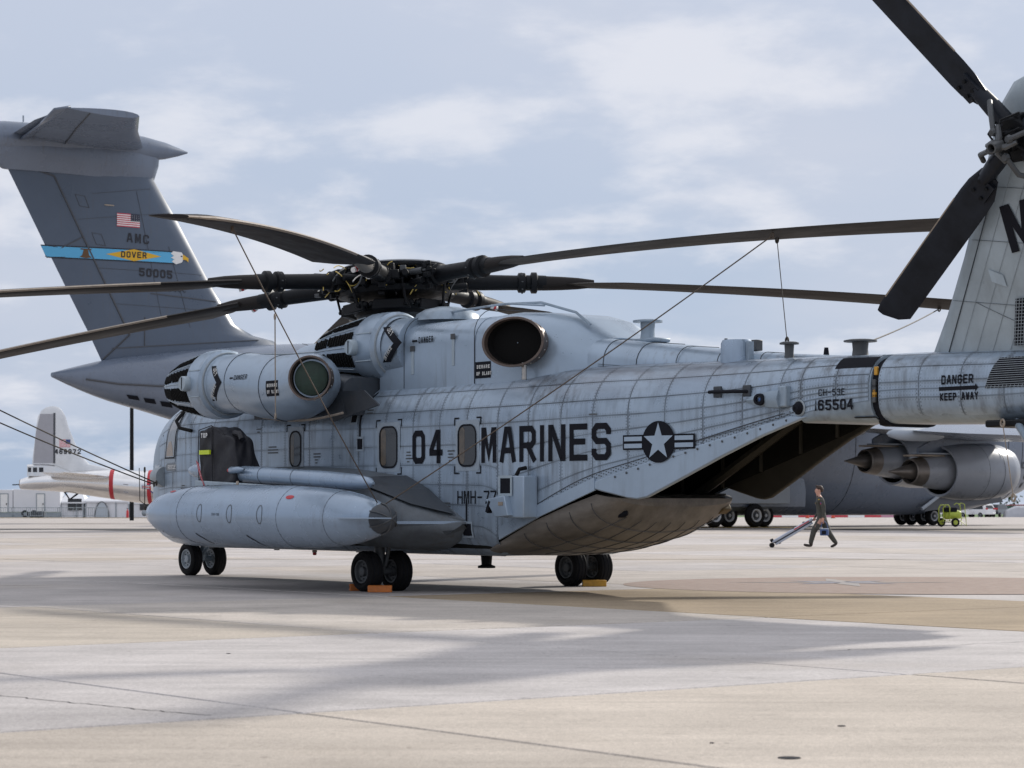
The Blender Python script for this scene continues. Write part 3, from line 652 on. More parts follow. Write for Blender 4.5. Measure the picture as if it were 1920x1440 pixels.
# -- engines
screen_blk = mat('intake_screen_black', (0.008, 0.008, 0.008), .9, spec=.1)
green_cloth = mat('green_exhaust_cloth', (0.018, 0.038, 0.027), .7, var=.35, vscale=6, bump=.6, bscale=9)
heat = mat('heat_stained_steel', (0.13, 0.10, 0.085), .4, .6, var=.3, vscale=5)
def barrel(o, sgn, ks=1.2, parent_name='engine_intake'):
    """particle separator: ribbed barrel with screened bands; o = rear centre, runs forward"""
    o = Vector(o); prof = [(1.52, .02), (1.52, .25), (1.47, .31), (1.1, .415), (.42, .52), (.40, .54), (.2, .545), (.05, .535), (0, .47), (-.06, .44)]
    prof = [(d * ks, r) for d, r in prof]
    p = MB().rev(prof, o, (1, 0, 0), 40, up=(0, 0, 1)).obj(parent_name, paint, heli)
    fr = lambda d: float(np.interp(d, [.42 * ks, 1.1 * ks, 1.47 * ks], [.52, .415, .31]))
    bands = [(-108, -80), (-68, -45), (-33, -6), (7, 29), (41, 61), (73, 96)]
    for a0, a1 in bands:
        mb = MB(); vs = []
        def P(d, a, lift): r = fr(d) + lift; a = R(a); return o + Vector((d, sgn * r * math.cos(a), r * math.sin(a)))
        for i in range(5):
            d = (.46 + i * .24) * ks
            for k in range(5): vs.append(P(d, a0 + (a1 - a0) * k / 4, .004))
        mb.add(vs, [(i * 5 + k, i * 5 + k + 1, i * 5 + k + 6, i * 5 + k + 5) for i in range(4) for k in range(4)])
        rows = max(3, int((a1 - a0) / 6))
        for i in range(16):
            d = (.465 + i * .064) * ks
            for k in range(rows):
                a = a0 + (a1 - a0) * (k + .5 + (.5 if i % 2 else 0)) / (rows + .5)
                c = P(d, a, .003); nrm = Vector((.2, sgn * math.cos(R(a)), math.sin(R(a))))
                mb.rev([(0, .030), (.012, .030), (.013, .020)], c, nrm, 6, cap1=True)
        tag(mb.obj('intake_screen', screen_blk, p, smooth=0), kind='stuff')
    for a in (-72, -37, 2, 35, 67):
        mb = MB(); mb.tube([o + Vector((d * ks, sgn * (fr(d * ks) + .012) * math.cos(R(a)), (fr(d * ks) + .012) * math.sin(R(a)))) for d in (.50, .8, 1.15, 1.46)], .008, 5); mb.obj('intake_rib', paint_pale, p)
    port = MB(); c = o + Vector((.36 * ks, sgn * .44, .0)); ax = Vector((.0, sgn, .02))
    port.rev([(0, .125), (.13, .12), (.19, .115), (.20, .105)], c, ax, 20, cap1=True); po = port.obj('bleed_port', paint_pale, p)
    MB().box(c + ax.normalized() * .202, (.014, .012, .19)).obj('port_slot', black, po)
    for a in (22, -22): MB().tube([o + Vector((d * ks, sgn * .545 * math.cos(R(a)), .545 * math.sin(R(a)))) for d in (.06, .36)], .012, 5).obj('clamp_bar', paint_pale, p)
    MB().torus(o + Vector((.0, 0, 0)), (1, 0, 0), .475, .02, 40, 6).obj('clamp_ring', rim_m, p)
    return p
def chevron(fn, parent, V=.27, wd=.14, tip=.46, inner=.29):
    """arrow-shaped warning band with JET INTAKE; fn(u aft, v up)"""
    mb = MB()
    for s in (1, -1):
        patch(mb, [(0, s * V), (wd, s * V), (tip, 0), (inner, 0)], fn, .006, 3, .06)
    b = mb.obj('warning_chevron', black, parent)
    wl = mat('stencil_white', (.6, .6, .58), .6)
    AU = -math.atan2(V, inner)
    def up(u, v, o): c, s_ = math.cos(AU), math.sin(AU); return fn(wd * .75 + u * c - v * s_, V * .80 + u * s_ + v * c, o)
    def dn(u, v, o): c, s_ = math.cos(-AU), math.sin(-AU); return fn(wd * .50 + u * c - v * s_, -V * .93 + u * s_ + v * c, o)
    text('lettering', 'JET', up, .075, .05, wl, b, lift=.010, hw=.007); text('lettering', 'INTAKE', dn, .065, .043, wl, b, lift=.010, hw=.006, gap=.014)
def blast(fn, parent, w=.30):
    mb = MB(); patch(mb, [(0, 0), (w, 0), (w, .23), (0, .23)], fn, .006, 3, .05); b = mb.obj('warning_plate', black, parent)
    wl = MATS['stencil_white']; cw = w * .105
    text('lettering', 'BEWARE', fn, .05, cw, wl, b, lift=.010, hw=.0065, u0=w * .12, v0=.135); text('lettering', 'OF BLAST', fn, .05, cw * .86, wl, b, lift=.010, hw=.0065, u0=w * .10, v0=.04)
def arrow(fn, u, v, L_, h, parent, flip=False):
    mb = MB(); P = [(0, 0), (h * 1.2, h), (h * 1.2, h * .45), (L_, h * .45), (L_, -h * .45), (h * 1.2, -h * .45), (h * 1.2, -h)]
    if flip: P = [(L_ - a, b_) for a, b_ in P]
    mb.add([fn(u + a, v + b_, .006) for a, b_ in P], [(0, 1, 6), (2, 3, 4, 5)]); mb.obj('arrow_mark', black, parent)
# centre engine (left of the mast): intake barrel, cowling marks, exhaust
b2 = barrel((.92, .78, 3.56), 1, 1.30)
MB().rev([(0, .45), (.5, .47)], (.45, .74, 3.53), (1, 0, 0), 32, up=(0, 0, 1), cap0=True).obj('intake_neck', paint, heli)
neck = lambda u, v, o: Vector((1.05 - u, .70 + math.sqrt(max(.465 ** 2 - v * v, 0)) + o + .012 if u < .36 else 1.08 + o, 3.48 + v))
cws = lambda u, v, o: Vector((1.0 - u, 1.08 + o, 3.0 + v))
def chev2(u, v, o):
    x = .86 - u; yb = .74 + math.sqrt(max(.475 ** 2 - v * v, .0)); k = min(max((u - .06) / .3, 0), 1)
    return Vector((x, max(yb + .012, 1.085 * k) + o, 3.58 + v))
chevron(chev2, b2, .26, .20, .60, .38)
arrow(cws, .78, .60, .14, .03, cowl2); text('lettering', 'DANGER', cws, .09, .046, black, cowl2, u0=.95, v0=.56, hw=.008)
for u, v0, v1 in ((.80, .12, .46), (1.80, .20, .58)):
    mb = MB(); mb.box((1.0 - u, 1.086, 3.0 + (v0 + v1) / 2), (.06, .012, v1 - v0)); o = mb.obj('latch_strap', paint_pale, cowl2, bevel=.004); MB().box((1.0 - u, 1.092, 3.0 + v1 + .03), (.10, .014, .08)).obj('latch', rim_d, o, bevel=.004)
blast(lambda u, v, o: Vector((-1.32 - u, 1.078 + o, 2.99 + v)), exf, .36)
for x in (.42, -1.30): MB().tube([Vector((p.x, p.y + .003, p.z + .002)) for p in rbox(x, .1, .98, 2.92, 3.98, .37, 6)[7:]], .006, 4).obj('cowl_seam', paint_dark, cowl2)
def exhaust(c, ax, rx, rz, L_, parent, plug=False):
    c = Vector(c); ax = Vector(ax).normalized()
    mb = MB(); mb.rev([(-L_, rx), (-.10, rx), (-.02, rx * 1.06), (.0, rx * 1.05), (.0, rx * .97), (-.05, rx * .93), (-L_, rx * .88)], c, ax, 40, sy=rz / rx, up=(ax.cross(Vector((0, 0, 1)))))
    e = mb.obj('exhaust_pipe', heat, parent); MB().rev([(-L_ * .85, rx * .9)], c, ax, 40)
    d = MB(); d.rev([(-L_ * .9, rx * .89), (-L_ * .9 + .02, .01)], c, ax, 32, sy=rz / rx, up=(ax.cross(Vector((0, 0, 1))))); d.obj('exhaust_core', screen_blk, e)
    i = MB(); i.rev([(-.06, rx * .925), (-L_ * .88, rx * .86)], c, ax, 40, sy=rz / rx, up=(ax.cross(Vector((0, 0, 1))))); i.obj('exhaust_liner', screen_blk, e)
    u = ax.cross(Vector((0, 0, 1))).normalized(); w = ax.cross(u)
    for k in range(18):
        a = 2 * math.pi * k / 18; p = c + ax * -.09 + u * rx * 1.04 * math.cos(a) + w * rz * 1.04 * math.sin(a); MB().ball(p, .012, 6).obj('rim_bolt', steel, e)
    return e
e2 = exhaust((-2.50, 1.33, 3.43), (-.42, .90, .03), .45, .325, .19, exf)
MB().tube([(-2.55, 1.17, 3.15), (-2.55, 1.17, 2.92)], .035, 8).obj('drain_pipe', steel, exf)
# left engine on its outboard mount, and its twin on the right
NPATH = [(3.98, 1.92, 3.11, .45, 0), (3.4, 1.92, 3.10, .465, 0), (2.9, 1.92, 3.03, .485, 0), (2.3, 1.92, 2.98, .495, 0), (1.85, 1.94, 2.98, .48, .08), (1.52, 2.0, 3.0, .44, .28), (1.27, 2.09, 3.03, .40, .55), (1.14, 2.19, 3.045, .355, .80), (1.03, 2.28, 3.055, .325, .92)]
def side_engine(sgn):
    b1 = barrel((3.98, sgn * 1.92, 3.11), sgn, 1.02)
    mb = MB(); rings = []
    for x, yc, zc, r, a_ in NPATH:
        ux, uy = math.sin(a_), math.cos(a_)       # ring's outboard direction turns with the pipe
        rings.append([Vector((x + r * math.cos(t) * ux * .9, sgn * (yc + r * math.cos(t) * uy), zc + r * math.sin(t))) for t in [2 * math.pi * k / 36 for k in range(36)]])
    mb.loft(rings); nac = mb.obj('engine_nacelle', paint, heli)
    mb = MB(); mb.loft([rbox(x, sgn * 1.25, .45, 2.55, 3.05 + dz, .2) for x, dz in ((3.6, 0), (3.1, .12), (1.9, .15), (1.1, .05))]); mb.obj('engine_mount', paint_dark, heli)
    for x, zc, r in ((3.35, 3.095, .469), (2.3, 2.98, .499)): MB().torus((x, sgn * 1.92, zc), (1, 0, 0), r, .005, 40, 5).obj('nacelle_seam', paint_dark, nac)
    e = exhaust((.96, sgn * 2.37, 3.06), (-.62, sgn * .78, .03), .31, .31, .2, nac)
    mb = MB(); mb.tube([Vector((x, sgn * 1.93, z)) for x, z in ((3.7, 3.565), (2.9, 3.52), (2.3, 3.485), (1.5, 3.475))], .012, 5); mb.obj('hinge_strip', rim_m, nac)
    # dark splash plate behind the pipe
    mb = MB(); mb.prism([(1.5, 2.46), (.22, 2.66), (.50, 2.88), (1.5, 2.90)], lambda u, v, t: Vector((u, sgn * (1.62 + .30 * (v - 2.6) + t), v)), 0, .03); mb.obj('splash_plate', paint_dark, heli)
    mb = MB(); pts = [Vector((3.0 - .11 * k, sgn * 1.90, 2.56 - .075 * math.sin(math.pi * k / 20))) for k in range(21)]; mb.tube(pts, .02, 6); mb.obj('nacelle_lower_flange', edge_tan, nac)
    return b1, nac
b1, nac = side_engine(1); side_engine(-1)
def nacs(x0, z0):
    def f(u, v, o):
        x = x0 - u; zc = float(np.interp(-x, [-3.8, -3.4, -2.9, -2.3], [3.11, 3.10, 3.03, 2.98])); r = float(np.interp(-x, [-3.8, -3.4, -2.9, -2.3], [.45, .465, .485, .497])); z = z0 + v
        return Vector((x, 1.92 + math.sqrt(max(r * r - (z - zc) ** 2, .0)) + o, z))
    return f
chevron(nacs(3.88, 3.10), b1)
nf = nacs(3.20, 3.06); arrow(nf, .02, .09, .10, .025, nac); text('lettering', 'DANGER', nf, .075, .048, black, nac, u0=.15, v0=.055)
blast(lambda u, v, o: nacs(2.08, 2.83)(u, v, o), nac, .34)
# green cover stuffed into the left exhaust (lifts out)
ax1 = Vector((-.62, .78, .03)).normalized(); hw2 = heli.matrix_basis
plug = MB().rev([(-.16, .255), (-.07, .252), (-.04, .19), (-.02, .1), (-.018, .01)], (0, 0, 0), ax1, 32).obj('exhaust_cover', green_cloth)
plug.location = Matrix.Translation(HM) @ Matrix.Rotation(math.atan2(.7936, -.6085), 4, 'Z') @ Vector((.96, 2.37, 3.06)); plug.rotation_euler = (0, 0, math.atan2(.7936, -.6085))
tag(plug, 'dark green cloth cover plugging the round exhaust of the left engine', 'cover')
# rotor brake dome, work rails
MB().rev([(0, .50), (.1, .46), (.17, .34), (.21, .16), (.22, .01)], (.35, .35, 3.93), (0, 0, 1), 28).obj('gearbox_dome', paint_worn, heli)
MB().tube([(.2, .55, 4.03), (-1.3, .6, 4.06), (-2.2, .6, 4.02), (-2.9, .55, 3.84), (-3.15, .5, 3.66)], .018, 6).obj('grab_rail', paint_worn, heli)
MB().tube([(-.3, .7, 4.02), (-1.6, .72, 4.04), (-2.4, .7, 3.96)], .015, 6).obj('grab_rail', paint_worn, heli)
# -- main rotor
HUB = Vector((2.23, 0, 4.68)); TILT = Matrix.Rotation(R(4.0), 4, 'Y')           # mast leans forward
RF = Matrix.Translation(HUB) @ TILT
def part(mb, name, m, T, parent=heli, **k):
    o = mb.obj(name, m, parent, **k); o.matrix_local = T; return o
mb = MB(); mb.cyl((0, 0, -.85), (0, 0, .1), .17, .15, 20); mb.rev([(-.25, .30), (-.2, .46), (.0, .50), (.12, .44), (.14, .2)], (0, 0, 0), (0, 0, 1), 28, cap0=True, cap1=True); mb.rev([(-.27, .2), (-.24, .86), (-.16, .90), (-.13, .5)], (0, 0, 0), (0, 0, 1), 14); hub = part(mb, 'rotor_hub', hubblk, RF)
mb = MB(); mb.rev([(.14, .62), (.17, .80), (.20, .84), (.225, .80), (.26, .5), (.275, .1), (.276, .01)], (0, 0, 0), (0, 0, 1), 48, cap0=True); part(mb, 'hub_cap', mat('hub_cap_grey', (.10, .11, .125), .4, var=.2), RF)
mb = MB(); mb.torus((0, 0, -.46), (0, 0, 1), .62, .05, 42, 6); mb.rev([(-.58, .2), (-.55, .60), (-.40, .64), (-.36, .25)], (0, 0, 0), (0, 0, 1), 28); swash = part(mb, 'swashplate', hubblk, RF)
for k in range(7):
    a = 2 * math.pi * (k + .3) / 7; a2 = 2 * math.pi * (k + 1.15) / 7
    p, q = Vector((.80 * math.cos(a), .80 * math.sin(a), -.43)), Vector((.80 * math.cos(a2), .80 * math.sin(a2), -.43)); d = (q - p).normalized(); Mx = Matrix((d, Vector((-d.y, d.x, 0)), Vector((0, 0, 1)))).transposed()
    mb = MB(); mb.box((p + q) / 2 + (p + q).normalized() * .03, ((q - p).length, .07, .15), Mx, taper=.9); mb.ball(p, .055, 8); mb.ball(q, .055, 8); o = mb.obj('swashplate_link', hubblk, swash, bevel=.015); o.matrix_parent_inverse = Matrix.Identity(4)
# blade shapes
def airfoil(c, t, n=8):
    up = []
    for k in range(n + 1):
        u = (1 - math.cos(math.pi * k / n)) / 2; y = t * (1.484 * math.sqrt(u) - .63 * u - 1.758 * u * u + 1.4215 * u ** 3 - .5075 * u ** 4) * 1.0
        up.append((u * c, y * c))
    return up + [(a, -b_ * .9) for a, b_ in up[-2:0:-1]]
def blade_mesh(R0, R1, ch, droop, root_r, name, taper_tip=True, thick=.11, tw=(3, -6)):
    rings = []; st = [R0, R0 + .04 * (R1 - R0)] + [R0 + (R1 - R0) * k / 22 for k in range(2, 23)]
    for r in st:
        f = (r - R0) / (R1 - R0); c = ch * min(1, .42 + f / .07 * .58) if f < .07 else ch; off = 0
        if f > .955: c = ch * (1 - (f - .955) / .045 * .42); off = (f - .955) / .045 * .26 * ch
        tw_ = R(tw[0] + (tw[1] - tw[0]) * f); t = thick if f > .06 else thick + .12 * (1 - f / .06); ring = []
        for u, y in airfoil(c, t):
            yy = .27 * ch - u - off; ring.append(Vector((r, yy * math.cos(tw_) - y * math.sin(tw_), zd(r) + yy * math.sin(tw_) + y * math.cos(tw_))))
        rings.append(ring)
    mb = MB(); mb.loft(rings); return mb.mesh(name, bladem, 50), rings
def zd(r): return -.03 - .046 * (r - .9) - .0044 * (r - .9) ** 2
DR = 0
bme, brings = blade_mesh(2.65, 12.04, .74, DR, .1, 'rotor_blade')
# root fittings shared by all seven
cuff = MB(); cuff.rev([(.95, .10), (1.0, .155), (1.12, .16), (1.14, .125), (1.9, .115), (1.92, .155), (2.02, .155), (2.04, .12), (2.1, .12), (2.12, .165), (2.2, .165), (2.22, .12), (2.35, .115)], (0, 0, .0), (1, 0, -.038), 20, cap0=True, cap1=True)
cuffm = cuff.mesh('blade_cuff', hubblk)
spar = MB(); spar.rev([(2.3, .115), (2.6, .105), (2.85, .09), (3.1, .06)], (0, 0, .0), (1, 0, -.040), 18, cap0=True, cap1=True); sparm = spar.mesh('blade_spar', bladem); sparmt = spar.mesh('blade_spar', blade_root)
edge = MB(); 
for i in range(3, len(brings) - 1):
    a = [brings[i][k] for k in (15, 0, 1)]; b_ = [brings[i + 1][k] for k in (15, 0, 1)]
    lift = Vector((0, .004, 0)); edge.add([p + lift for p in a] + [p + lift for p in b_], [(0, 1, 4, 3), (1, 2, 5, 4)])
edgem = edge.mesh('leading_edge_strip', edge_tan)
phis = [-50.5, 4.4, 55.8, 107.2, 158.6, 210, 262.6]
for k, ph in enumerate(phis):
    T = RF @ Matrix.Rotation(R(ph - 127.5), 4, 'Z')
    def shared(name, me, parent=heli):
        o = bpy.data.objects.new(name, me); link(o, parent); o.matrix_local = T if parent is heli else Matrix.Identity(4); return o
    bl = shared('rotor_blade', bme); shared('leading_edge_strip', edgem, bl)
    shared('blade_spar', sparmt if k in (6, 3) else sparm, bl); c = shared('blade_cuff', cuffm)
    rb = random.Random(40 + k)
    d = MB(); d.box((.72, .0, -.05), (.62, .30, .26)); d.box((1.0, 0, -.02), (.12, .36, .30)); d.cyl((.55, -.28, -.16), (1.1, -.30, -.14), .05, None, 10); d.box((.98, .20, -.05), (.30, .12, .13)); d.box((.95, -.16, -.02), (.22, .10, .16)); d.cyl((.45, .30, -.02), (1.05, .34, -.02), .055, None, 10); d.box((.62, -.05, .10), (.30, .20, .08))
    o = d.obj('blade_hinge', hubblk, c, bevel=.012)
    d = MB(); d.cyl((.80, .30, -.45), (.90, .27, -.08), .020, None, 8); d.ball((.9, .27, -.08), .04, 8); d.ball((.8, .30, -.45), .04, 8); d.obj('pitch_link', hubblk, c)
    d = MB(); d.cyl((.60, -.34, .02), (1.0, -.22, .02), .05, None, 10); d.cyl((1.0, -.22, .02), (1.12, -.18, .02), .02, None, 8); d.obj('lag_damper', hubblk if k % 2 else rim_d, c)
    for q in range(24):
        p0 = Vector((rb.uniform(.4, 1.2), rb.uniform(-.34, .34), rb.uniform(-.05, .18))); p1 = p0 + Vector((rb.uniform(-.3, .3), rb.uniform(-.25, .25), rb.uniform(-.32, .05))); mid = (p0 + p1) / 2 + Vector((0, rb.uniform(-.1, .1), rb.uniform(-.12, .1)))
        m_ = rb.choice([hubblk, rim_d, yellowwire, yellowwire, steel]); pts = [p0.lerp(mid, s / 4).lerp(mid.lerp(p1, s / 4), s / 4) for s in range(5)]
        MB().tube(pts, .0085 if m_ is yellowwire else rb.uniform(.008, .014), 5).obj('hydraulic_hose', m_, c)
    for q in range(12):
        p0 = Vector((rb.uniform(.5, 1.35), rb.uniform(-.30, .30), rb.uniform(-.30, .14))); MB().box(p0, (rb.uniform(.04, .13), rb.uniform(.04, .11), rb.uniform(.04, .1))).obj('hinge_fitting', rb.choice([hubblk, rim_d, hubblk]), c, bevel=.008)
    for q in range(8):
        a = 2 * math.pi * q / 8; MB().ball((1.97, .155 * math.cos(a), -.08 + .155 * math.sin(a)), .018, 6).obj('cuff_bolt', rim_d, c)
    if k in (4, 5, 2, 6):
        mb = MB(); mb.rev([(0, .035), (.12, .04)], (2.45, -.10, -.16), (1, -.5, -.3), 10, cap0=True, cap1=True); mb.obj('blade_indicator', whitem, c); MB().rev([(.045, .0405), (.085, .0415)], (2.45, -.10, -.16), (1, -.5, -.3), 10).obj('indicator_band', redm, c)
    if k == 6:
        MB().rev([(0, .042), (.15, .045)], (1.05, -.28, -.02), (.8, .5, .3), 10, cap0=True, cap1=True).obj('blade_indicator', whitem, c); MB().rev([(.05, .046), (.10, .0465)], (1.05, -.28, -.02), (.8, .5, .3), 10).obj('indicator_band', redm, c)
# -- tail rotor
TH = Vector((-11.08, 1.15, 5.12)); upv = Vector((0, .34, .94)).normalized(); axv = Vector((1, 0, 0)).cross(upv) * -1   # axis out to the left, canted down
TF = Matrix.Translation(TH) @ Matrix((Vector((1, 0, 0)), upv, Vector((1, 0, 0)).cross(upv))).transposed().to_4x4()
# local: x forward, y up', z = x cross up' (points right) -> the left face is -z
tch = .50; outl = [(.62, .16), (.80, .27), (.95, .30), (3.05, .30), (3.12, .20), (2.90, -.20), (1.05, -.22), (.78, -.22), (.62, -.05)]
def trb(T):
    mb = MB(); rings = []
    for r, a, b_, th in ((.60, .13, -.11, .05), (.82, .18, -.20, .045), (1.0, .19, -.21, .035), (1.3, .19, -.21, .03), (2.0, .19, -.21, .027), (2.85, .19, -.21, .022), (2.98, .19, -.10, .02), (3.08, .17, .08, .016)):
        c = a - b_; rings.append([Vector((r, a - u, y)) for u, y in airfoil(c, th / c * 1.2)])
    mb.loft(rings); return mb
trm = trb(None).mesh('tail_rotor_blade', tr_blade, 50)
tcuff = MB(); tcuff.rev([(.18, .10), (.42, .10), (.70, .085)], (0, .03, 0), (1, 0, 0), 14, cap0=True, cap1=True); tcuff.box((.78, -.01, -.035), (.24, .24, .05)); tcm = tcuff.mesh('tail_blade_cuff', tr_blade)
tstrip = MB(); tstrip.box((2.0, .178, 0), (1.7, .03, .012)); tsm = tstrip.mesh('abrasion_strip', edge_tan)
for k, ang in enumerate((53, 143, 233, 323)):
    T = TF @ Matrix.Rotation(R(ang), 4, 'Z') @ Matrix.Rotation(R(-9), 4, 'X')
    o = bpy.data.objects.new('tail_rotor_blade', trm); link(o, heli); o.matrix_local = T
    for nm, me in (('tail_blade_cuff', tcm), ('abrasion_strip', tsm)): q = bpy.data.objects.new(nm, me); link(q, o); q.matrix_local = Matrix.Identity(4)
    for i, (x, y) in enumerate(((.70, .05), (.72, -.06), (.84, .05), (.86, -.07))): q = MB().cyl((x, y, -.06), (x, y, -.085), .022, None, 8).obj('cuff_bolt', hubblk, o)
    mb = MB(); mb.tube([(.14, .1, -.30), (.34, .18, -.20), (.46, .14, -.08)], .03, 8); mb.ball((.14, .1, -.30), .05, 8); q = mb.obj('pitch_beam_arm', rim_d, o)
mb = MB(); mb.cyl((0, 0, .45), (0, 0, -.22), .13, .12, 18); mb.cyl((0, 0, -.1), (0, 0, .12), .24, .24, 18); mb.box((0, 0, 0), (.5, .3, .16)); mb.box((0, 0, 0), (.3, .5, .16)); o = mb.obj('tail_rotor_hub', hubblk, heli, bevel=.02); o.matrix_local = TF
mb = MB()
for k in range(4):
    a = R(53 + 90 * k + 38); c, s_ = math.cos(a), math.sin(a)
    mb.tube([(0, 0, -.34), (.08 * c - .03 * s_, .08 * s_ + .03 * c, -.33), (.20 * c, .20 * s_, -.27)], [.042, .036, .028], 8)
mb.rev([(0, .075), (.05, .07), (.13, .06), (.135, .045), (.08, .04)], (0, 0, -.32), (0, 0, -1), 18); q = mb.obj('pitch_change_spider', mat('spider_grey', (.10, .105, .11), .4, .4, var=.2, vscale=10), heli); q.matrix_local = TF
mb = MB()
for k in range(6): a = k * 1.05; mb.tube([(.1 * math.cos(a), .1 * math.sin(a), -.25), (.24 * math.cos(a + .5), .24 * math.sin(a + .5), -.2), (.3 * math.cos(a + 1), .3 * math.sin(a + 1), -.05)], .014, 5)
q = mb.obj('tail_rotor_hoses', hubblk, heli); q.matrix_local = TF
# -- horizontal stabiliser stays under the tail
MB().tube([(-10.45, .42, 2.13), (-10.9, .8, 1.95), (-11.7, 1.5, 1.66)], .045, 10).obj('tail_stay', paint_worn, heli)
sr_ = []
for y, le, te, z in ((.75, -11.2, -12.4, 4.95), (-.4, -11.35, -12.45, 5.15), (-2.6, -11.6, -12.4, 5.0)): sr_.append([Vector((le - u, y, z + v)) for u, v in airfoil(le - te, .12)])
MB().loft(sr_).obj('tail_stabiliser', paint, heli)
MB().box((-10.75, .15, 2.12), (1.3, .8, .08)).obj('tail_hinge_beam', hubblk, heli, bevel=.02)
MB().tube([(-11.0, .3, 2.1), (-11.5, .6, 2.02), (-12.1, .8, 1.85)], .06, 8).obj('tail_bumper', hubblk, heli)
# -- sponson, stub wing and drop tank (left), mirrored simply on the right
tank_m = mat('tank_paint', (0.295, 0.375, 0.475), .27, .3, var=.12, vscale=1.0, streak=.25, bump=.03, bscale=3)
def sponson(sgn):
    S = lambda x, y, z: Vector((x, sgn * y, z)); mb = MB(); rings = []
    for x, yo, zt, zb in ((4.1, 1.55, 1.66, 1.42), (3.6, 2.2, 1.76, 1.22), (2.6, 2.45, 1.80, .98), (1.2, 2.52, 1.74, .70), (0, 2.50, 1.62, .58), (-.6, 2.36, 1.42, .57), (-1.0, 2.05, 1.22, .62), (-1.3, 1.66, 1.08, .74), (-1.5, 1.37, 1.0, .90)):
        if sgn < 0: zb = max(zb, .82)
        zm = (zt + zb) / 2; rings.append([S(x, 1.28, zt + .02), S(x, (1.28 + yo) / 2, zt), S(x, yo - .12, zt - .03), S(x, yo, zm + .04), S(x, yo - .02, zm - .05), S(x, (1.28 + yo) / 2 + .1, zb + .06), S(x, 1.28, zb)])
    mb.loft(rings); sp = mb.obj('sponson', mat('shade_and_grime_paint', (.13, .15, .17), .5, .1, var=.3, vscale=2.5, streak=.6), heli)  # base colour darkened for the shade under the sponson, with wheel grime streaked in
    # dark walkway on the rear deck
    mb = MB(); vs = [S(-.05, 1.37, 1.65), S(-.05, 2.42, 1.612), S(-.6, 2.24, 1.428), S(-1.0, 1.95, 1.24), S(-1.36, 1.44, 1.09), S(-.6, 1.37, 1.455)]; mb.add(vs, [(0, 1, 2, 5), (5, 2, 3), (5, 3, 4)]); mb.obj('deck_walkway', paint_dark, sp, smooth=0)
    # rounded outer rail
    mb = MB(); prof = [(0, .01), (.05, .06), (.2, .10), (.6, .12), (1.6, .125), (3.9, .125), (4.6, .11), (4.95, .075), (5.05, .02)]
    rings = []
    for d, r in prof: rings.append([S(4.05 - d, 2.58 + r * math.cos(a), 1.76 - .047 * d + r * math.sin(a)) for a in [2 * math.pi * k / 20 for k in range(20)]])
    mb.loft(rings); tb = mb.obj('outrigger_tube', tank_m, heli)
    for d in (2.2, 3.1): MB().torus(S(4.05 - d, 2.58, 1.76 - .047 * d), (1, 0, -.047), .127, .004, 20, 4).obj('tube_seam', paint_dark, tb)
    mb = MB(); mb.rev([(0, .03), (.05, .055), (.28, .05), (.42, .012)], S(2.55, 2.76, 1.74), (-1, 0, .02), 14, cap0=True); nl_ = mb.obj('navigation_light', tank_m, heli); MB().ball(S(2.555, 2.77, 1.74), .03, 8).obj('light_lens', redm if sgn > 0 else mat('lens_green', (.02, .3, .1), .3), nl_)
    # pylon between tube and tank
    mb = MB(); mb.prism([(3.45, 1.60), (.30, 1.47), (.30, 1.27), (3.45, 1.42)], lambda u, v, t: S(u, 2.78 + t, v), -.06, .06); pp = mb.obj('tank_pylon', paint_pale, heli, bevel=.015)
    for k in range(22): MB().box(S(3.3 - k * .13, 2.845, 1.50 - k * .0055 + (.03 if k % 3 else -.02)), (.018, .008, .018)).obj('pylon_fastener', rim_d, pp)
    if sgn < 0: return None
    # tank
    TL = 6.5; zc = 1.10; yc = 3.10
    prof = [(0, .01), (.05, .09), (.18, .18), (.45, .28), (.9, .365), (1.5, .42), (2.3, .44), (3.3, .44), (4.2, .435), (4.9, .415), (5.4, .38), (5.8, .325), (6.1, .26), (6.24, .21), (6.28, .19)]
    rings = [[S(4.35 - d, yc + r * math.cos(a), zc - .01 * d + r * math.sin(a)) for a in [2 * math.pi * k / 36 for k in range(36)]] for d, r in prof]
    mb = MB(); mb.loft(rings); tk = mb.obj('drop_tank', tank_m, heli)
    MB().rev([(0, .035), (.12, .03), (.2, .05), (.24, .01)], S(4.35, yc, zc), (1, 0, 0), 10, cap0=True).obj('tank_nozzle', rim_m, tk)
    mb = MB(); e0 = S(-1.93, yc, zc - .063); mb.rev([(0, .19), (.03, .20), (.06, .19), (.14, .17), (.22, .12), (.26, .05), (.265, .01)], e0, (-1, 0, 0), 28); tc_ = mb.obj('tank_tail_cap', paint_dark, tk)
    for a in (30, 90, 150): MB().tube([e0 + Vector((-dx, math.cos(R(a)) * r, math.sin(R(a)) * r)) for dx, r in ((.02, .21), (.14, .185), (.23, .12), (.27, .0), (.23, -.12), (.14, -.185), (.02, -.21))], .012, 5).obj('cap_strap', rim_d, tc_)
    mb = MB(); mb.prism([(-.6, 0), (-2.2, 0), (-2.45, .02), (-2.45, .28), (-1.8, .26)], lambda u, v, t: S(u, yc + .16 + v, zc - .05 + t), -.008, .008); mb.obj('tank_fin', tank_m, tk)
    mb = MB(); mb.prism([(-1.5, 0), (-2.3, 0), (-2.5, -.2), (-2.3, -.3)], lambda u, v, t: S(u, yc + .05 + t, zc - .15 + v), -.008, .008)
    def ts(u, v, o):
        d = u; r = float(np.interp(d, [p[0] for p in prof], [p[1] for p in prof])); a = v / max(r, .1); return S(4.35 - d, yc + (r + o) * math.cos(a), zc - .01 * d + (r + o) * math.sin(a))
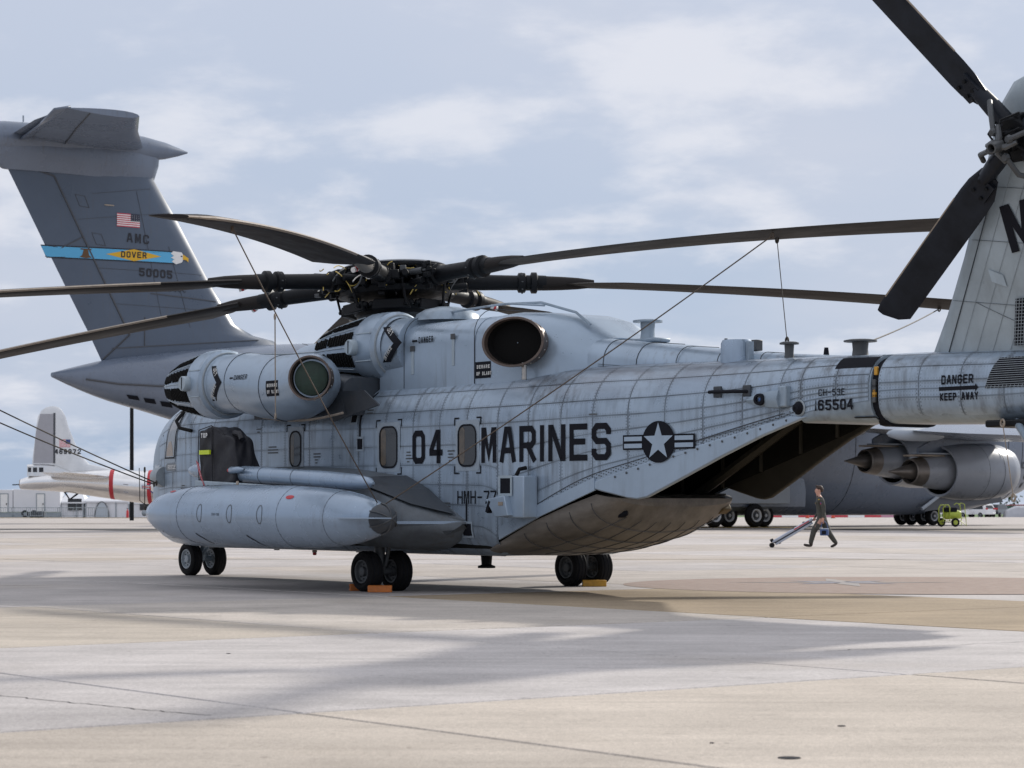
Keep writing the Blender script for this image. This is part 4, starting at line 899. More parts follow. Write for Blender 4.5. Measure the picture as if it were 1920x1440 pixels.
    for d in (2.25, 3.10, 3.92):
        mb = MB(); strip(mb, [(d + .07 * math.cos(a), .03 + .13 * math.sin(a)) for a in [2 * math.pi * k / 20 for k in range(21)]][:-1] + [(d + .07, .03)], .006, ts, .003, .05); mb.obj('tank_hatch_ring', rim_d, tk)
    for d in (1.55, 4.35, 5.45):
        r = float(np.interp(d, [p[0] for p in prof], [p[1] for p in prof])); MB().torus(S(4.35 - d, yc, zc - .01 * d), (1, 0, .01), r + .0005, .0035, 36, 4).obj('tank_seam', paint_dark, tk)
    MB().tube([S(4.35 - d, yc + .02, zc - .01 * d + float(np.interp(d, [p[0] for p in prof], [p[1] for p in prof])) + .002) for d in (.9, 1.5, 2.3, 3.3, 4.2, 4.9, 5.5)], .004, 4).obj('tank_seam', paint_dark, tk)
    for d in (2.0, 3.45):
        mb = MB(); strip(mb, [(d, -.30), (d + .12, -.40), (d + .16, -.55)], .016, ts, .003, .05); mb.obj('drain_slot', black, tk)
    for d, v in ((1.0, .42), (4.55, .30)):
        mb = MB(); patch(mb, [(d + .10 * math.cos(a), v + .035 * math.sin(a)) for a in [2 * math.pi * k / 12 for k in range(12)]], ts, .004, 2); mb.obj('filler_patch', redm, tk)
    text('lettering', 'STR-T30', ts, .035, .022, black, tk, u0=2.62, v0=.0, lift=.004) if sgn > 0 else None
    # lower wing edge plate
    mb = MB(); mb.prism([(.6, 1.3), (.2, 2.6), (-.6, 2.6), (-1.05, 2.05), (-1.5, 1.34)], lambda u, v, t: S(u, v, .98 + t), -.02, .02); mb.obj('sponson_trailing_plate', tank_m, heli)
    return tk
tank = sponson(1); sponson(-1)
# -- wheels
def wheel(c, r, w, parent, rm, name='wheel'):
    c = Vector(c); h = w / 2
    prof = [(-h * .55, r * .58), (-h * .95, r * .66), (-h, r * .80), (-h * .78, r * .95), (-h * .3, r), (h * .3, r), (h * .78, r * .95), (h, r * .80), (h * .95, r * .66), (h * .55, r * .58)]
    wh = empty_part(name, parent)
    MB().rev(prof, c, (0, 1, 0), 36).obj('tyre', rubber, wh)
    for g in (-.25, 0, .25): MB().torus(c + Vector((0, w * g, 0)), (0, 1, 0), r * 1.0, .006, 36, 4).obj('tread_groove', black, wh)
    for s in (-1, 1):
        mb = MB(); mb.rev([(h * .55, r * .60), (h * .82, r * .585), (h * .80, r * .52), (h * .5, r * .46), (h * .45, r * .26), (h * .75, r * .22), (h * .80, r * .13), (h * .78, .003)], c, (0, s, 0), 28); ri = mb.obj('rim', rm, wh)
        for k in range(8):
            a = 2 * math.pi * k / 8; MB().cyl(c + Vector((math.cos(a) * r * .36, s * h * .44, math.sin(a) * r * .36)), c + Vector((math.cos(a) * r * .36, s * h * .60, math.sin(a) * r * .36)), r * .045, None, 6).obj('rim_bolt', rim_d, ri)
    return wh
def empty_part(name, parent):
    o = bpy.data.objects.new(name, None); o.empty_display_size = .2; link(o, parent); return o
for y in (.24, -.24): wheel((8.16, y, .29), .29, .22, heli, rim_m, 'nose_wheel')
mb = MB(); mb.cyl((8.16, -.2, .29), (8.16, .2, .29), .05); mb.cyl((8.16, 0, .29), (8.05, 0, .8), .065, None, 14); mb.cyl((8.16, .05, .32), (7.7, .03, .62), .03); mb.obj('nose_gear_leg', paint_worn, heli)
for s in (1, -1):
    for y in (1.60, 2.10): wheel((-.13, s * y, .285), .285, .25, heli, rim_d, 'main_wheel')
    mb = MB(); mb.cyl((-.13, s * 1.6, .285), (-.13, s * 2.1, .285), .05); mb.cyl((-.13, s * 1.86, .285), (-.05, s * 1.86, .9), .075, None, 14); mb.cyl((-.2, s * 1.84, .36), (-.3, s * 1.8, .8), .03); mb.obj('main_gear_leg', rim_d, heli)
# -- windows on the left side
frame_m = mat('window_frame_grey', (.30, .36, .42), .4, var=.1, vscale=6)
ws_m = mat('cockpit_glass', (.20, .21, .22), .05, var=.25, vscale=2, spec=1.0)
def fs(x0, z0):
    return lambda u, v, o: Vector((x0 - u, fside(x0 - u, z0 + v) + o, z0 + v))
def rrect(w, h, r, n=5):
    P = []
    for cx, cy, a0 in ((w - r, h - r, 0), (r, h - r, 90), (r, r, 180), (w - r, r, 270)):
        P += [(cx + r * math.cos(R(a0 + 90 * k / n)), cy + r * math.sin(R(a0 + 90 * k / n))) for k in range(n + 1)]
    return P
cloth_tan = mat('cabin_lining', (.16, .13, .10), .8)
for x0, z0, w, h in ((3.09, 1.815, .31, .54), (.63, 1.77, .44, .585), (-1.31, 1.765, .41, .565)):
    f = fs(x0, z0); mb = MB(); m = .07
    patch(mb, [(a - m, b_ - m) for a, b_ in rrect(w + 2 * m, h + 2 * m, .05)], f, .013, 3); wo = mb.obj('window', frame_m, heli)
    mb = MB(); patch(mb, rrect(w, h, .13), f, .018, 4, .06); mb.obj('pane', glass, wo)
    mb = MB(); patch(mb, rrect(w * .30, h * .9, .05), lambda u, v, o: f(u + w * .06, v + h * .05, o), .0195, 3, .06); mb.obj('cabin_curtain', mat('curtain_behind_glass', (.10, .075, .05), .12, var=.5, vscale=6), wo)
    mb = MB(); rr_ = rrect(w, h, .13); strip(mb, rr_ + [rr_[0]], .013, f, .024, .08); mb.obj('window_seal', black, wo)
    for cx, cy, sx, sy in ((-.10, -.10, 1, 1), (w + .10, -.10, -1, 1), (-.10, h + .10, 1, -1), (w + .10, h + .10, -1, -1)):
        if w < .35: pass
        mb = MB(); strip(mb, [(cx + sx * .09, cy), (cx, cy), (cx, cy + sy * .09)], .011, f, .014, .05); mb.obj('rescue_corner_mark', black, wo)
# cockpit side window
wp = [(7.30, 2.02), (6.84, 2.02), (6.70, 2.72), (6.76, 2.80), (7.04, 2.80), (7.10, 2.74)]
f0 = lambda u, v, o: Vector((u, fside(u, v) + o, v))
def grow(P, k): c = Vector((sum(p[0] for p in P) / len(P), sum(p[1] for p in P) / len(P))); return [tuple(c + (Vector(p) - c) * k) for p in P]
mb = MB(); patch(mb, grow(wp, 1.16), f0, .014, 3); cw_ = mb.obj('cockpit_window', frame_m, heli); mb = MB(); patch(mb, wp, f0, .020, 4); mb.obj('pane', ws_m, cw_)
mb = MB(); strip(mb, wp + [wp[0]], .012, f0, .026, .08); mb.obj('window_seal', black, cw_)
mb = MB(); patch(mb, [(7.25, 2.05), (6.90, 2.05), (6.93, 2.20), (7.0, 2.30), (7.12, 2.28), (7.21, 2.18)], f0, .0215, 2); mb.obj('seat_back', mat('seat_behind_glass', (.30, .22, .15), .15), cw_)
# wrap-round windscreen at the front
for s in (1, -1):
    wsq = [(9.05, .50), (7.75, .47), (7.55, .16), (8.6, .16)]
    mb = MB(); mb.add([fpt(x, t, .012, s) for x, t in ((8.7, .52), (8.2, .54), (7.6, .56), (7.52, .40), (7.55, .2), (8.1, .2), (8.5, .2), (8.65, .38))], [tuple(range(8))]); mb.obj('windscreen', glass, heli)
# sensor bulge on the nose cheek
MB().rev([(0, .01), (.06, .12), (.2, .17), (.4, .18), (.55, .17), (.56, .1)], (7.95, 1.04, 1.70), (-1, .2, .02), 20, cap1=True).obj('nose_sensor_fairing', rim_m, heli)
MB().rev([(.56, .12), (.62, .06), (.63, .01)], (7.38, 1.15, 1.71), (1, -.2, 0), 16).obj('sensor_dome', black, heli)
# -- markings
FT = lambda *a, **k: text('lettering', *a, parent=heli, m=black, lift=.013, **k)
text('lettering', '04', fs(-.19, 1.81), .475, .31, black, heli, hw=.043, lift=.015, gap=.11)
text('lettering', 'MARINES', fs(-1.84, 1.80), .485, .335, black, heli, hw=.040, lift=.015, gap=.080)
text('lettering', 'HMH-772', fs(-1.28, 1.24), .18, .125, black, heli, hw=.0115, lift=.015, gap=.028)
text('lettering', 'CH-53E', fs(-7.62, 2.52), .08, .050, black, heli, hw=.0055, lift=.016, gap=.016)
text('lettering', '165504', fs(-7.565, 2.345), .13, .085, black, heli, hw=.012, lift=.016, gap=.022)
f = lambda u, v, o: boomsurf(u * .64 + .90, v * .88 + 2.40, o)
text('lettering', 'DANGER', f, .12, .095, black, heli, hw=.012, lift=.013, gap=.025, v0=.21, u0=.05); text('lettering', 'KEEP AWAY', f, .10, .075, black, heli, hw=.011, lift=.013, gap=.02, u0=.02)
arrow(lambda u, v, o: f(u, v, .013), 0, .155, .86, .055, heli, flip=True)
text('lettering', 'RESCUE', fs(7.18, 1.83), .07, .05, whitem, heli, hw=.006, lift=.016)
mb = MB(); patch(mb, [(0, 0), (-.10, .06), (0, .13), (.44, .13), (.44, 0)], fs(7.24, 1.80), .012, 2); mb.obj('rescue_arrow', mat('mid_grey_marking', (.2, .22, .24), .6), heli)
tiny = mat('small_stencil', (.10, .11, .12), .7)
rt_ = random.Random(5)
for x, z, w, n in ((3.75, 2.13, .30, 3), (2.42, 2.0, .18, 4), (-.02, 1.98, .17, 4), (-1.05, 1.98, .15, 4), (-.75, 1.25, .36, 3), (6.6, 1.55, .3, 3), (-4.02, 2.40, .20, 1), (-4.05, 1.52, .20, 1), (6.75, 1.3, .2, 3), (1.05, 2.62, .2, 2), (4.1, 2.42, .15, 2), (-6.75, 2.52, .25, 1)):
    mb = MB()
    for k in range(n):
        L_ = w * rt_.uniform(.5, 1); u = (w - L_) / 2
        while u < L_:
            d = rt_.uniform(.012, .03); strip(mb, [(u, -.045 * k), (min(u + d, L_), -.045 * k)], .010, fs(x, z), .012, .1); u += d + .010
    tag(mb.obj('stencil_notice', tiny, heli, smooth=0), kind='stuff')
# star and bars
sc_ = lambda u, v, o: Vector((-5.22 - u, fside(-5.22 - u, 2.02 + v) + o, 2.02 + v))
mb = MB(); patch(mb, [(.265 * math.cos(a), .265 * math.sin(a)) for a in [2 * math.pi * k / 40 for k in range(40)]], sc_, .030, 5, .06)
for s in (-1, 1): patch(mb, [(s * .24, -.095), (s * .58, -.095), (s * .58, .095), (s * .24, .095)], sc_, .0285, 3, .08)
ins = mb.obj('insignia', black, heli)
mb = MB(); patch(mb, [((.245 if k % 2 == 0 else .098) * math.sin(math.pi * k / 5), (.245 if k % 2 == 0 else .098) * math.cos(math.pi * k / 5)) for k in range(10)], sc_, .034, 4, .06)
for s in (-1, 1):
    for v in (-.045, .045): patch(mb, [(s * .265, v - .028), (s * .555, v - .028), (s * .555, v + .028), (s * .265, v + .028)], sc_, .034, 2, .08)
mb.obj('insignia_star', paint, ins)
# black reference stripes and squares
def bar(P, hw=.02): mb = MB(); strip(mb, P, hw, f0, .013, .07); return mb.obj('step_mark', black, heli)
def sq(x, z, w=.13, h=.15):
    mb = MB(); patch(mb, [(x, z), (x - w, z), (x - w, z + h), (x, z + h)], f0, .016, 2); o = mb.obj('step_recess', black, heli)
    mb = MB(); P = [(x + .02, z - .02), (x - w - .02, z - .02), (x - w - .02, z + h + .02), (x + .02, z + h + .02)]; strip(mb, P + [P[0]], .014, f0, .018, .2); mb.obj('recess_frame', frame_m, o)
sq(1.40, 2.45); bar([(1.36, 2.63), (1.34, 2.75), (1.24, 2.88)]); sq(1.22, 2.05); bar([(1.16, 2.23), (1.16, 2.62), (1.10, 2.78), (1.04, 2.87)]); sq(-1.40, .80, .2, .16); bar([(-1.49, .99), (-1.49, 1.28)], .016)
# flare dispenser box on the flank
bx = empty_part('flare_dispenser', heli); bx.location.x = -.12
mb = MB(); mb.prism([(-2.35, 1.61), (-2.93, 1.61), (-2.93, 1.05), (-2.50, 1.05), (-2.30, 1.22), (-2.30, 1.30), (-2.36, 1.36)], lambda u, v, t: Vector((u, 1.33 + t, v)), 0, .24); mb.obj('dispenser_body', paint, bx, bevel=.015)
MB().box((-2.55, 1.575, 1.48), (.22, .012, .20)).obj('dispenser_cell', black, bx); mb = MB(); fr_ = lambda u, v, o: Vector((-2.42 - u, 1.575 + o, 1.36 + v)); P = [(0, 0), (.26, 0), (.26, .24), (0, .24)]; strip(mb, P + [P[0]], .018, fr_, .012, .3); mb.obj('cell_frame', paint_pale, bx)
mb = MB(); mb.prism([(-2.20, 1.30), (-2.62, 1.35), (-2.70, 1.08), (-2.42, 1.06)], lambda u, v, t: Vector((u, 1.56 + t, v)), 0, .10); mb.obj('dispenser_chute', paint, bx, bevel=.01); MB().box((-2.26, 1.62, 1.20), (.05, .08, .17), Euler((0, -.45, 0)).to_matrix()).obj('chute_mouth', black, bx)
MB().box((-2.55, 1.665, 1.24), (.10, .006, .05)).obj('maker_plate', edge_tan, bx)
MB().tube([(-2.72, 1.36, 1.72), (-2.70, 1.46, 1.70), (-2.66, 1.48, 1.62)], .03, 6).obj('dispenser_cable', rubber, bx)
# grab handle, sensor pod and lamp on the rear flank
y_ = fside(-6.6, 2.66); mb = MB(); mb.tube([(-6.02, fside(-6.02, 2.62) + .06, 2.62), (-6.10, fside(-6.1, 2.62) + .09, 2.62), (-6.55, fside(-6.5, 2.62) + .09, 2.61), (-6.62, fside(-6.6, 2.62), 2.61)], .022, 8)
hd = mb.obj('grab_handle', black, heli)
for x in (-6.12, -6.57): MB().box((x, fside(x, 2.62) + .02, 2.62), (.13, .04, .14)).obj('handle_foot', paint_dark, hd, bevel=.01)
pod = MB(); pod.loft([[Vector((x, fside(x, 2.55) - .05 + d * s[0], 2.50 + h * s[1])) for s in ((0, -1), (.8, -.8), (1, 0), (.8, .8), (0, 1))] for x, d, h in ((-6.50, .04, .02), (-6.75, .16, .08), (-6.98, .19, .12), (-7.10, .17, .13))], True, True, closed=False); pdo = pod.obj('sensor_pod', paint_worn, heli)
MB().rev([(0, .075), (.05, .07), (.055, .04), (.02, .035)], (-6.86, fside(-6.86, 2.5) + .11, 2.50), (-.3, 1, 0), 16).obj('pod_lens_ring', black, pdo); MB().ball((-6.87, fside(-6.86, 2.5) + .12, 2.50), .03, 8).obj('pod_lens', mat('lens_blue', (.05, .12, .3), .1), pdo)
MB().box((-7.14, fside(-7.14, 2.55) + .03, 2.53), (.14, .10, .26)).obj('pod_plate', paint_worn, pdo, bevel=.02)
lm = MB().rev([(0, .085), (.03, .08), (.05, .06), (.08, .05), (.09, .01)], (-7.33, fside(-7.33, 2.4) - .01, 2.385), (0, 1, 0), 18).obj('tail_lamp', black, heli)
MB().torus((-7.33, fside(-7.33, 2.4) + .005, 2.385), (0, 1, 0), .09, .014, 18, 5).obj('lamp_bezel', rim_m, lm)
# vents and aerials along the spine
def mushroom(x, y, z0, h, r, m, name='spine_vent'):
    o = MB().rev([(0, r * .62), (.02, r * .52), (h * .5, r * .46), (h * .9, r * .50), (h * .92, r), (h, r), (h + .012, r * .7), (h + .013, .01)], (x, y, z0), (0, 0, 1), 22, cap0=True).obj(name, m, heli)
    return o
mushroom(-3.75, 0, 3.40, .30, .20, paint_worn); mushroom(-6.76, .30, 2.98, .24, .12, rim_d); mushroom(-7.77, .1, 2.98, .22, .20, rim_d)
MB().box((-3.75, 0, 3.425), (.6, .3, .06)).obj('vent_base', paint_worn, heli, bevel=.02)
MB().rev([(0, .21), (.3, .20), (.34, .18), (.345, .01)], (-5.88, .36, 2.96), (0, 0, 1), 26, cap0=True).obj('beacon_housing', tank_m, heli); MB().box((-6.12, .36, 3.12), (.06, .08, .30)).obj('housing_bracket', paint_worn, heli)
MB().box((-5.70, -.1, 3.26), (.22, .12, .14)).obj('spine_aerial', rim_d, heli, bevel=.01); MB().cyl((-5.40, .1, 3.2), (-5.40, .1, 3.36), .03, .02).obj('spine_aerial', rim_d, heli); MB().cyl((-7.05, -.05, 3.0), (-7.05, -.05, 3.16), .045, .025).obj('spine_aerial', black, heli)
for x, z, h in ((.65, 2.93, .12), (-.35, 2.93, .12)): MB().prism([(0, 0), (-.12, 0), (-.05, h), (.0, h)], lambda u, v, t: Vector((x + u, fside(x, z) + t, z - .02 + v)), -.012, .012).obj('blade_aerial', paint_dark, heli)
MB().prism([(.1, 0), (-.16, 0), (-.05, .12), (.05, .12)], lambda u, v, t: Vector((.0 + u, 1.0 + t, 2.97 + v)), -.05, .05).obj('lifting_lug', paint_worn, heli)
# under-belly: skid post, beacon, drains
MB().rev([(0, .09), (.18, .075), (.20, .13), (.23, .13)], (-.14, 0, .53), (0, 0, -1), 16, cap1=True).obj('belly_post', hubblk, heli)
bc = MB().cyl((3.9, .4, .56), (3.9, .4, .47), .04).obj('belly_beacon', edge_tan, heli); MB().ball((3.9, .4, .45), .035, 8).obj('beacon_lens', redm, bc)
for x in (4.8, 2.4, 1.2, 6.9): MB().box((x, .55, .53), (.12, .03, .07)).obj('belly_drain', rim_d, heli)
MB().tube([(6.62, 1.2, 2.82), (6.55, 1.42, 2.62), (6.4, 1.44, 2.5), (6.15, 1.36, 2.45)], .03, 8).obj('intake_drain_hose', rubber, heli)
# ------------------------------------------------------------------ loose things round the helicopter
HW = Matrix.Translation(HM) @ Matrix.Rotation(math.atan2(.7936, -.6085), 4, 'Z')
W = lambda x, y, z: HW @ Vector((x, y, z))
def bladept(k, r, dy=0.0): return HW @ (RF @ Matrix.Rotation(R(phis[k] - 127.5), 4, 'Z') @ Vector((r, dy, zd(r) - .05)))
def rope(a, b_, r, label, m=rope_m, sag=.15, n=14, extra=None, name='tie_down_rope', cat='rope'):
    a = Vector(a); b_ = Vector(b_); pts = [a.lerp(b_, k / n) - Vector((0, 0, sag * 4 * (k / n) * (1 - k / n))) for k in range(n + 1)]; mb = MB()
    o0 = pts[0].copy(); mb.tube([p - o0 for p in pts], r, 5)
    mb.torus((0, 0, 0), (1, .3, 0), .04, .012, 12, 5); mb.torus(pts[-1] - o0, (1, .3, 0), .04, .012, 12, 5)
    if extra: mb.tube([Vector(p) - o0 for p in extra], r * .8, 5)
    o = mb.obj(name, m); o.location = o0; return tag(o, label, cat)
G = 'ropes tying down the rotor'
p6 = bladept(6, 10.2); rope(p6, W(-1.75, 2.95, 1.14), .008, 'rope running from the drooping front blade down past the engine to the tank', rope_t, .05)
rope(bladept(0, 8.5, -.45), W(-1.6, 2.95, 1.15), .009, 'long rope slanting from a right-hand blade across the fuselage side to the stub wing', rope_t, .05)
rope(bladept(1, 8.55), W(-7.77, .12, 3.14), .010, 'short rope from a far blade down to the tail boom vent', rope_m, .03)
e0 = bladept(5, 9.0); rope(e0, W(7.45, 1.30, 1.60), .011, 'upper of two thin ropes coming down from the left picture edge to the nose', rope_m, .06)
rope(e0 + Vector((-.1, .0, -.22)), W(7.5, 1.32, 1.58), .011, 'lower of two thin ropes coming down from the left picture edge to the nose', rope_m, .10)
a = W(6.2, 2.2, 1.80); rope(a, a - Vector((0, 0, .62)), .009, 'knotted black rope end hanging in a loop beside the nose of the tank', rope_m, 0, extra=[a + Vector((-.09, 0, .03)), a + Vector((-.08, 0, -.5)), a + Vector((.0, 0, -.56)), a + Vector((.12, 0, -.62))])
c0 = bladept(0, 8.15); rope(c0, W(-6.72, .3, 3.25), .006, 'thin cable hanging straight down from a blade to the spine', rope_m, 0, name='hanging_cable', cat='cable')
a = W(2.6, 2.5, 3.9); rope(W(1.66, 2.52, 3.98), W(1.58, 2.56, 2.52), .010, 'thin pole with a hook hanging in front of the left engine', edge_tan, 0, name='hook_pole', cat='pole')
a = W(-10.4, .6, 2.12); rope(a, a + Vector((.12, 0, -.82)), .006, 'thin line with a ring hanging under the tail boom', edge_tan, 0, name='hanging_line', cat='line')
# wheel chocks
def chock(loc, rz, m, label, L_=.34):
    t = empty('wheel_chock', loc, rz, label, 'chock', 'wheel chocks')
    MB().prism([(-.07, 0), (.07, 0), (.055, .10), (-.055, .10)], lambda u, v, q: Vector((q, u, v)), -L_ / 2, L_ / 2).obj('chock_body', m, t, bevel=.012)
    for s in (-1, 1): MB().box((s * L_ / 2, 0, .05), (.006, .06, .05)).obj('chock_end_hole', whitem if m is amber else black, t)
    return t
chock(W(-.48, 2.12, 0), R(0), orange, 'orange wheel chock behind the left main wheels'); chock(W(.20, 1.98, 0), R(10), orange, 'shadowed orange chock in front of the left main wheels'); chock(W(-.50, -1.75, 0), R(4), amber, 'amber yellow chock beside the far right main wheels', .36)
# black fabric cover on the sponson sensor, with warning streamer
cv = empty('sensor_cover', W(3.0, 2.52, 1.62), math.atan2(.7936, -.6085), 'black fabric cover with yellow reflective stripe over a sensor on the sponson', 'cover')
cloth = mat('black_fabric', (.010, .010, .015), .6, var=.3, vscale=5, bump=.5, bscale=8)
bmx = bmesh.new(); bmesh.ops.create_cube(bmx, size=1); bmesh.ops.subdivide_edges(bmx, edges=bmx.edges[:], cuts=9, use_grid_fill=True)
rc = random.Random(2)
for v in bmx.verts:
    x, y, z = v.co; zz = z + .5
    k = 1.0 + .06 * math.sin(9 * x + 5 * z); rear = max(0, -x)
    v.co = Vector((x * .92 * k - .30 * rear * (1 - zz), y * .50 * (1 - .35 * zz * rear * 2), zz * (.86 - .42 * rear) - .10 + .03 * math.sin(11 * x) - (.16 * (1 - zz) * max(0, x + .2)))) + Vector((.012 * math.sin(13 * y + 9 * z), .016 * math.sin(10 * z + 14 * x) + .012 * math.sin(23 * x - 9 * z), .014 * math.sin(17 * y + 13 * x)))
me = bpy.data.meshes.new('cover_cloth'); bmx.to_mesh(me); bmx.free(); me.materials.append(cloth); me.polygons.foreach_set('use_smooth', [True] * len(me.polygons))
o = bpy.data.objects.new('cover_cloth', me); link(o, cv); ssub = o.modifiers.new('s', 'SUBSURF'); ssub.levels = 1; ssub.render_levels = 1
MB().tube([(-.2, 0, .68), (-.45, .05, .66), (-.52, .06, .58)], .05, 8).obj('cover_strap', cloth, cv)
mb = MB(); mb.box((.20, .285, .40), (.30, .03, .065)); mb.obj('reflective_stripe', mat('hi_vis_yellow', (.62, .75, .02), .4), cv)
text('lettering', 'TOP', lambda u, v, o_: Vector((.32 - u, .235 + o_, .62 + v)), .07, .05, whitem, cv, hw=.008, lift=.05)
for P_ in ([(.44, .25, .74), (.45, .26, .35), (.40, .27, -.1)], [(.05, .25, .80), (.02, .27, .35), (.0, .27, -.05)], [(.44, .25, .74), (.05, .255, .80), (-.25, .2, .66)]): MB().tube(P_, .008, 5).obj('cover_seam', cloth, cv)
mb = MB(); P = [(.40, .30, .26), (.33, .31, .13), (.24, .32, .0), (.14, .33, -.11)]
mb.add([Vector(p) + Vector((dx, 0, dz)) for p in P for dx, dz in ((-.045, -.03), (.045, .03))], [(2 * k, 2 * k + 1, 2 * k + 3, 2 * k + 2) for k in range(3)]); st_ = mb.obj('warning_streamer', mat('streamer_red', (.42, .03, .05), .6, var=.2, vscale=20), cv)
mb = MB(); mb.tube([(.14, .33, -.11), (.12, .40, -.22)], .006, 4); mb.box((.12, .42, -.24), (.05, .03, .06)); mb.obj('streamer_clip', black, st_)
wt = MATS['stencil_white']; text('lettering', 'REMOVE BEFORE FLIGHT', lambda u, v, o_: Vector((.375 - u * .55, .305 + u * .06 + o_, .22 - u * .78 + v)), .028, .016, wt, st_, hw=.003, gap=.005, lift=.012)
MB().tube([W(2.0, 2.95, 1.56), W(1.92, 3.0, 1.50), W(1.88, 3.03, 1.36)], .022, 6).obj('twisted_strap', edge_tan) and tag(bpy.data.objects['twisted_strap'], 'short tan strap dangling over the top of the drop tank', 'strap')
# ------------------------------------------------------------------ CARGO JET behind
c5g = mat('jet_grey', (.150, .182, .240), .28, var=.10, vscale=.35, streak=.35, bump=.02, bscale=1.2)
c5d = mat('jet_seam', (.07, .075, .085), .6); c5light = mat('jet_pale', (.30, .34, .39), .35, var=.08, vscale=.6)
nozm = mat('nozzle_metal', (.22, .195, .175), .42, .6, var=.25, vscale=2); tanp = mat('heat_plate_tan', (.36, .30, .24), .5, .3, var=.25, vscale=2)
CA = math.atan2(.613, .79)
jet = empty('cargo_jet', (-22.3, 112, 0), CA, 'huge grey four-engine cargo jet with T-tail marked DOVER and AMC behind the helicopter', 'airplane')
jw, jt, jb = table([(0, .12, 7.70, 7.48), (1.2, .55, 8.02, 7.02), (3, 1.1, 8.45, 6.45), (5, 1.55, 8.75, 5.98), (8, 2.1, 9.15, 5.25), (12, 2.7, 9.55, 4.25), (17, 3.2, 9.85, 3.05), (23, 3.5, 10.0, 1.75), (29, 3.6, 10.0, .95), (36, 3.6, 10.0, .66), (60, 3.6, 10.0, .66), (64, 3.5, 9.9, .82), (67, 3.25, 9.4, 1.20), (69.5, 2.75, 8.4, 1.75), (71.5, 2.0, 7.0, 2.4), (73, 1.1, 5.7, 3.2), (73.6, .2, 4.7, 4.0)])
def jsec(x, a):
    w, t, b_ = jw(x), jt(x), jb(x); zc = (t + b_) / 2; h = (t - b_) / 2; c, s_ = math.cos(a), math.sin(a); e = .86
    return Vector((x, w * math.copysign(abs(c) ** e, c), zc + h * math.copysign(abs(s_) ** e, s_)))
mb = MB(); mb.loft([[jsec(73.6 * i / 90, 2 * math.pi * k / 40) for k in range(40)] for i in range(91)]); jf = mb.obj('fuselage', c5g, jet)
for x in (14, 27, 52, 66.5, 68.2): MB().tube([jsec(x, math.pi + math.pi * (k - 10) / 22) * 1.0 + Vector((0, -.01, 0)) for k in range(21)], .02, 4).obj('fuselage_seam', c5d, jf)
MB().tube([jsec(x, R(180 + a)) + Vector((0, -.03, -.02)) for x, a in ((1.5, 6), (3, 10), (5, 6), (8, -2), (11, -8))], .05, 5).obj('ramp_seam', c5d, jf)
for k in range(3):
    x = 3.5 + k * .85; mb = MB(); mb.add([jsec(x + dx, R(180 + a)) + Vector((0, -.03, -.01)) for dx, a in ((0, 38), (.55, 36), (.75, 48), (.2, 50))], [(0, 1, 2, 3)]); mb.obj('cooling_slot', black, jf)
MB().ball(jsec(8.2, R(200)) + Vector((0, -.02, 0)), .10, 8).obj('tail_camera', c5d, jf)
for dx, dz, w, h in ((6.2, .0, .9, .35), (7.4, -.25, .45, .3), (6.0, -.5, .4, .25), (7.3, .25, .4, .2)):
    mb = MB(); mb.add([jsec(dx + a, R(160 + b_ * 9 - dz * 16)) + Vector((0, -.025, .01)) for a, b_ in ((0, 0), (w, 0), (w, 1), (0, 1))], [(0, 1, 2, 3)]); mb.obj('repair_patch', c5light, jf)
# fin
FZ = [8.3, 9.77, 9.98, 10.48, 12.18, 13.9, 15.68, 17.44, 18.4]; FL = [14.5, 12.6, 11.4, 10.30, 9.02, 7.95, 6.85, 5.62, 5.55]; FTE = [2.72, 1.95, 1.83, 1.54, .58, -.38, -1.36, -2.34, -2.9]
def finle(z): return float(np.interp(z, FZ, FL))
def fint(z): return float(np.interp(z, FZ, FTE))
def finth(x, z):
    le, te = finle(z), fint(z); u = min(max((le - x) / (le - te), 0), 1); return (le - te) * .10 * (1.484 * math.sqrt(u) - .63 * u - 1.758 * u * u + 1.4215 * u ** 3 - .5075 * u ** 4) * 1.0
mb = MB(); rings = []
for z in FZ:
    le, te = finle(z), fint(z); us = [(1 - math.cos(math.pi * k / 12)) / 2 for k in range(13)]
    xs_ = [le - (le - te) * u for u in us]; rings.append([Vector((x, finth(x, z), z)) for x in xs_] + [Vector((x, -finth(x, z), z)) for x in xs_[-2:0:-1]])
mb.loft(rings); fin = mb.obj('tail_fin', mat('fin_grey', (.080, .108, .155), .36, var=.10, vscale=.4, streak=.25), jet)
FS = lambda u, v, o: Vector((u, -finth(u, v) - o, v))
def fseam(P, r=.03): MB().tube([FS(x, z, .01) for a, b_ in zip(P[:-1], P[1:]) for x, z in [(a[0] + (b_[0] - a[0]) * k / 8, a[1] + (b_[1] - a[1]) * k / 8) for k in range(9)]], r, 4).obj('rudder_seam', c5d, fin)
fseam([(-2.2, 17.45), (-.9, 17.42), (.0, 17.2), (4.1, 9.7), (2.75, 8.45)], .05); fseam([(-.35, 13.3), (1.6, 14.4)]); fseam([(5.2, 11.8), (9.0, 11.6)]); fseam([(4.9, 9.2), (4.9, 10.6)]); fseam([(3.2, 9.0), (11.4, 9.75)])
for a_, b_ in (((1.3, 15.2), (6.4, 15.9)), ((2.4, 12.9), (8.2, 12.9)), ((3.2, 11.2), (9.2, 11.1)), ((5.9, 10.2), (4.4, 16.8)), ((7.4, 10.2), (6.2, 14.2)), ((2.0, 16.5), (5.2, 17.0))): fseam([a_, b_], .010)
for x, z in ((1.1, 16.4), (2.0, 14.6)): fseam([(x, z), (x + .5, z - .05), (x + .75, z - .6), (x + .25, z - .55), (x, z)], .012)
MB().ball(FS(2.9, 16.0, .02), .3, 8, sc=(1, .12, .14)).obj('fin_lamp', tanp, fin)
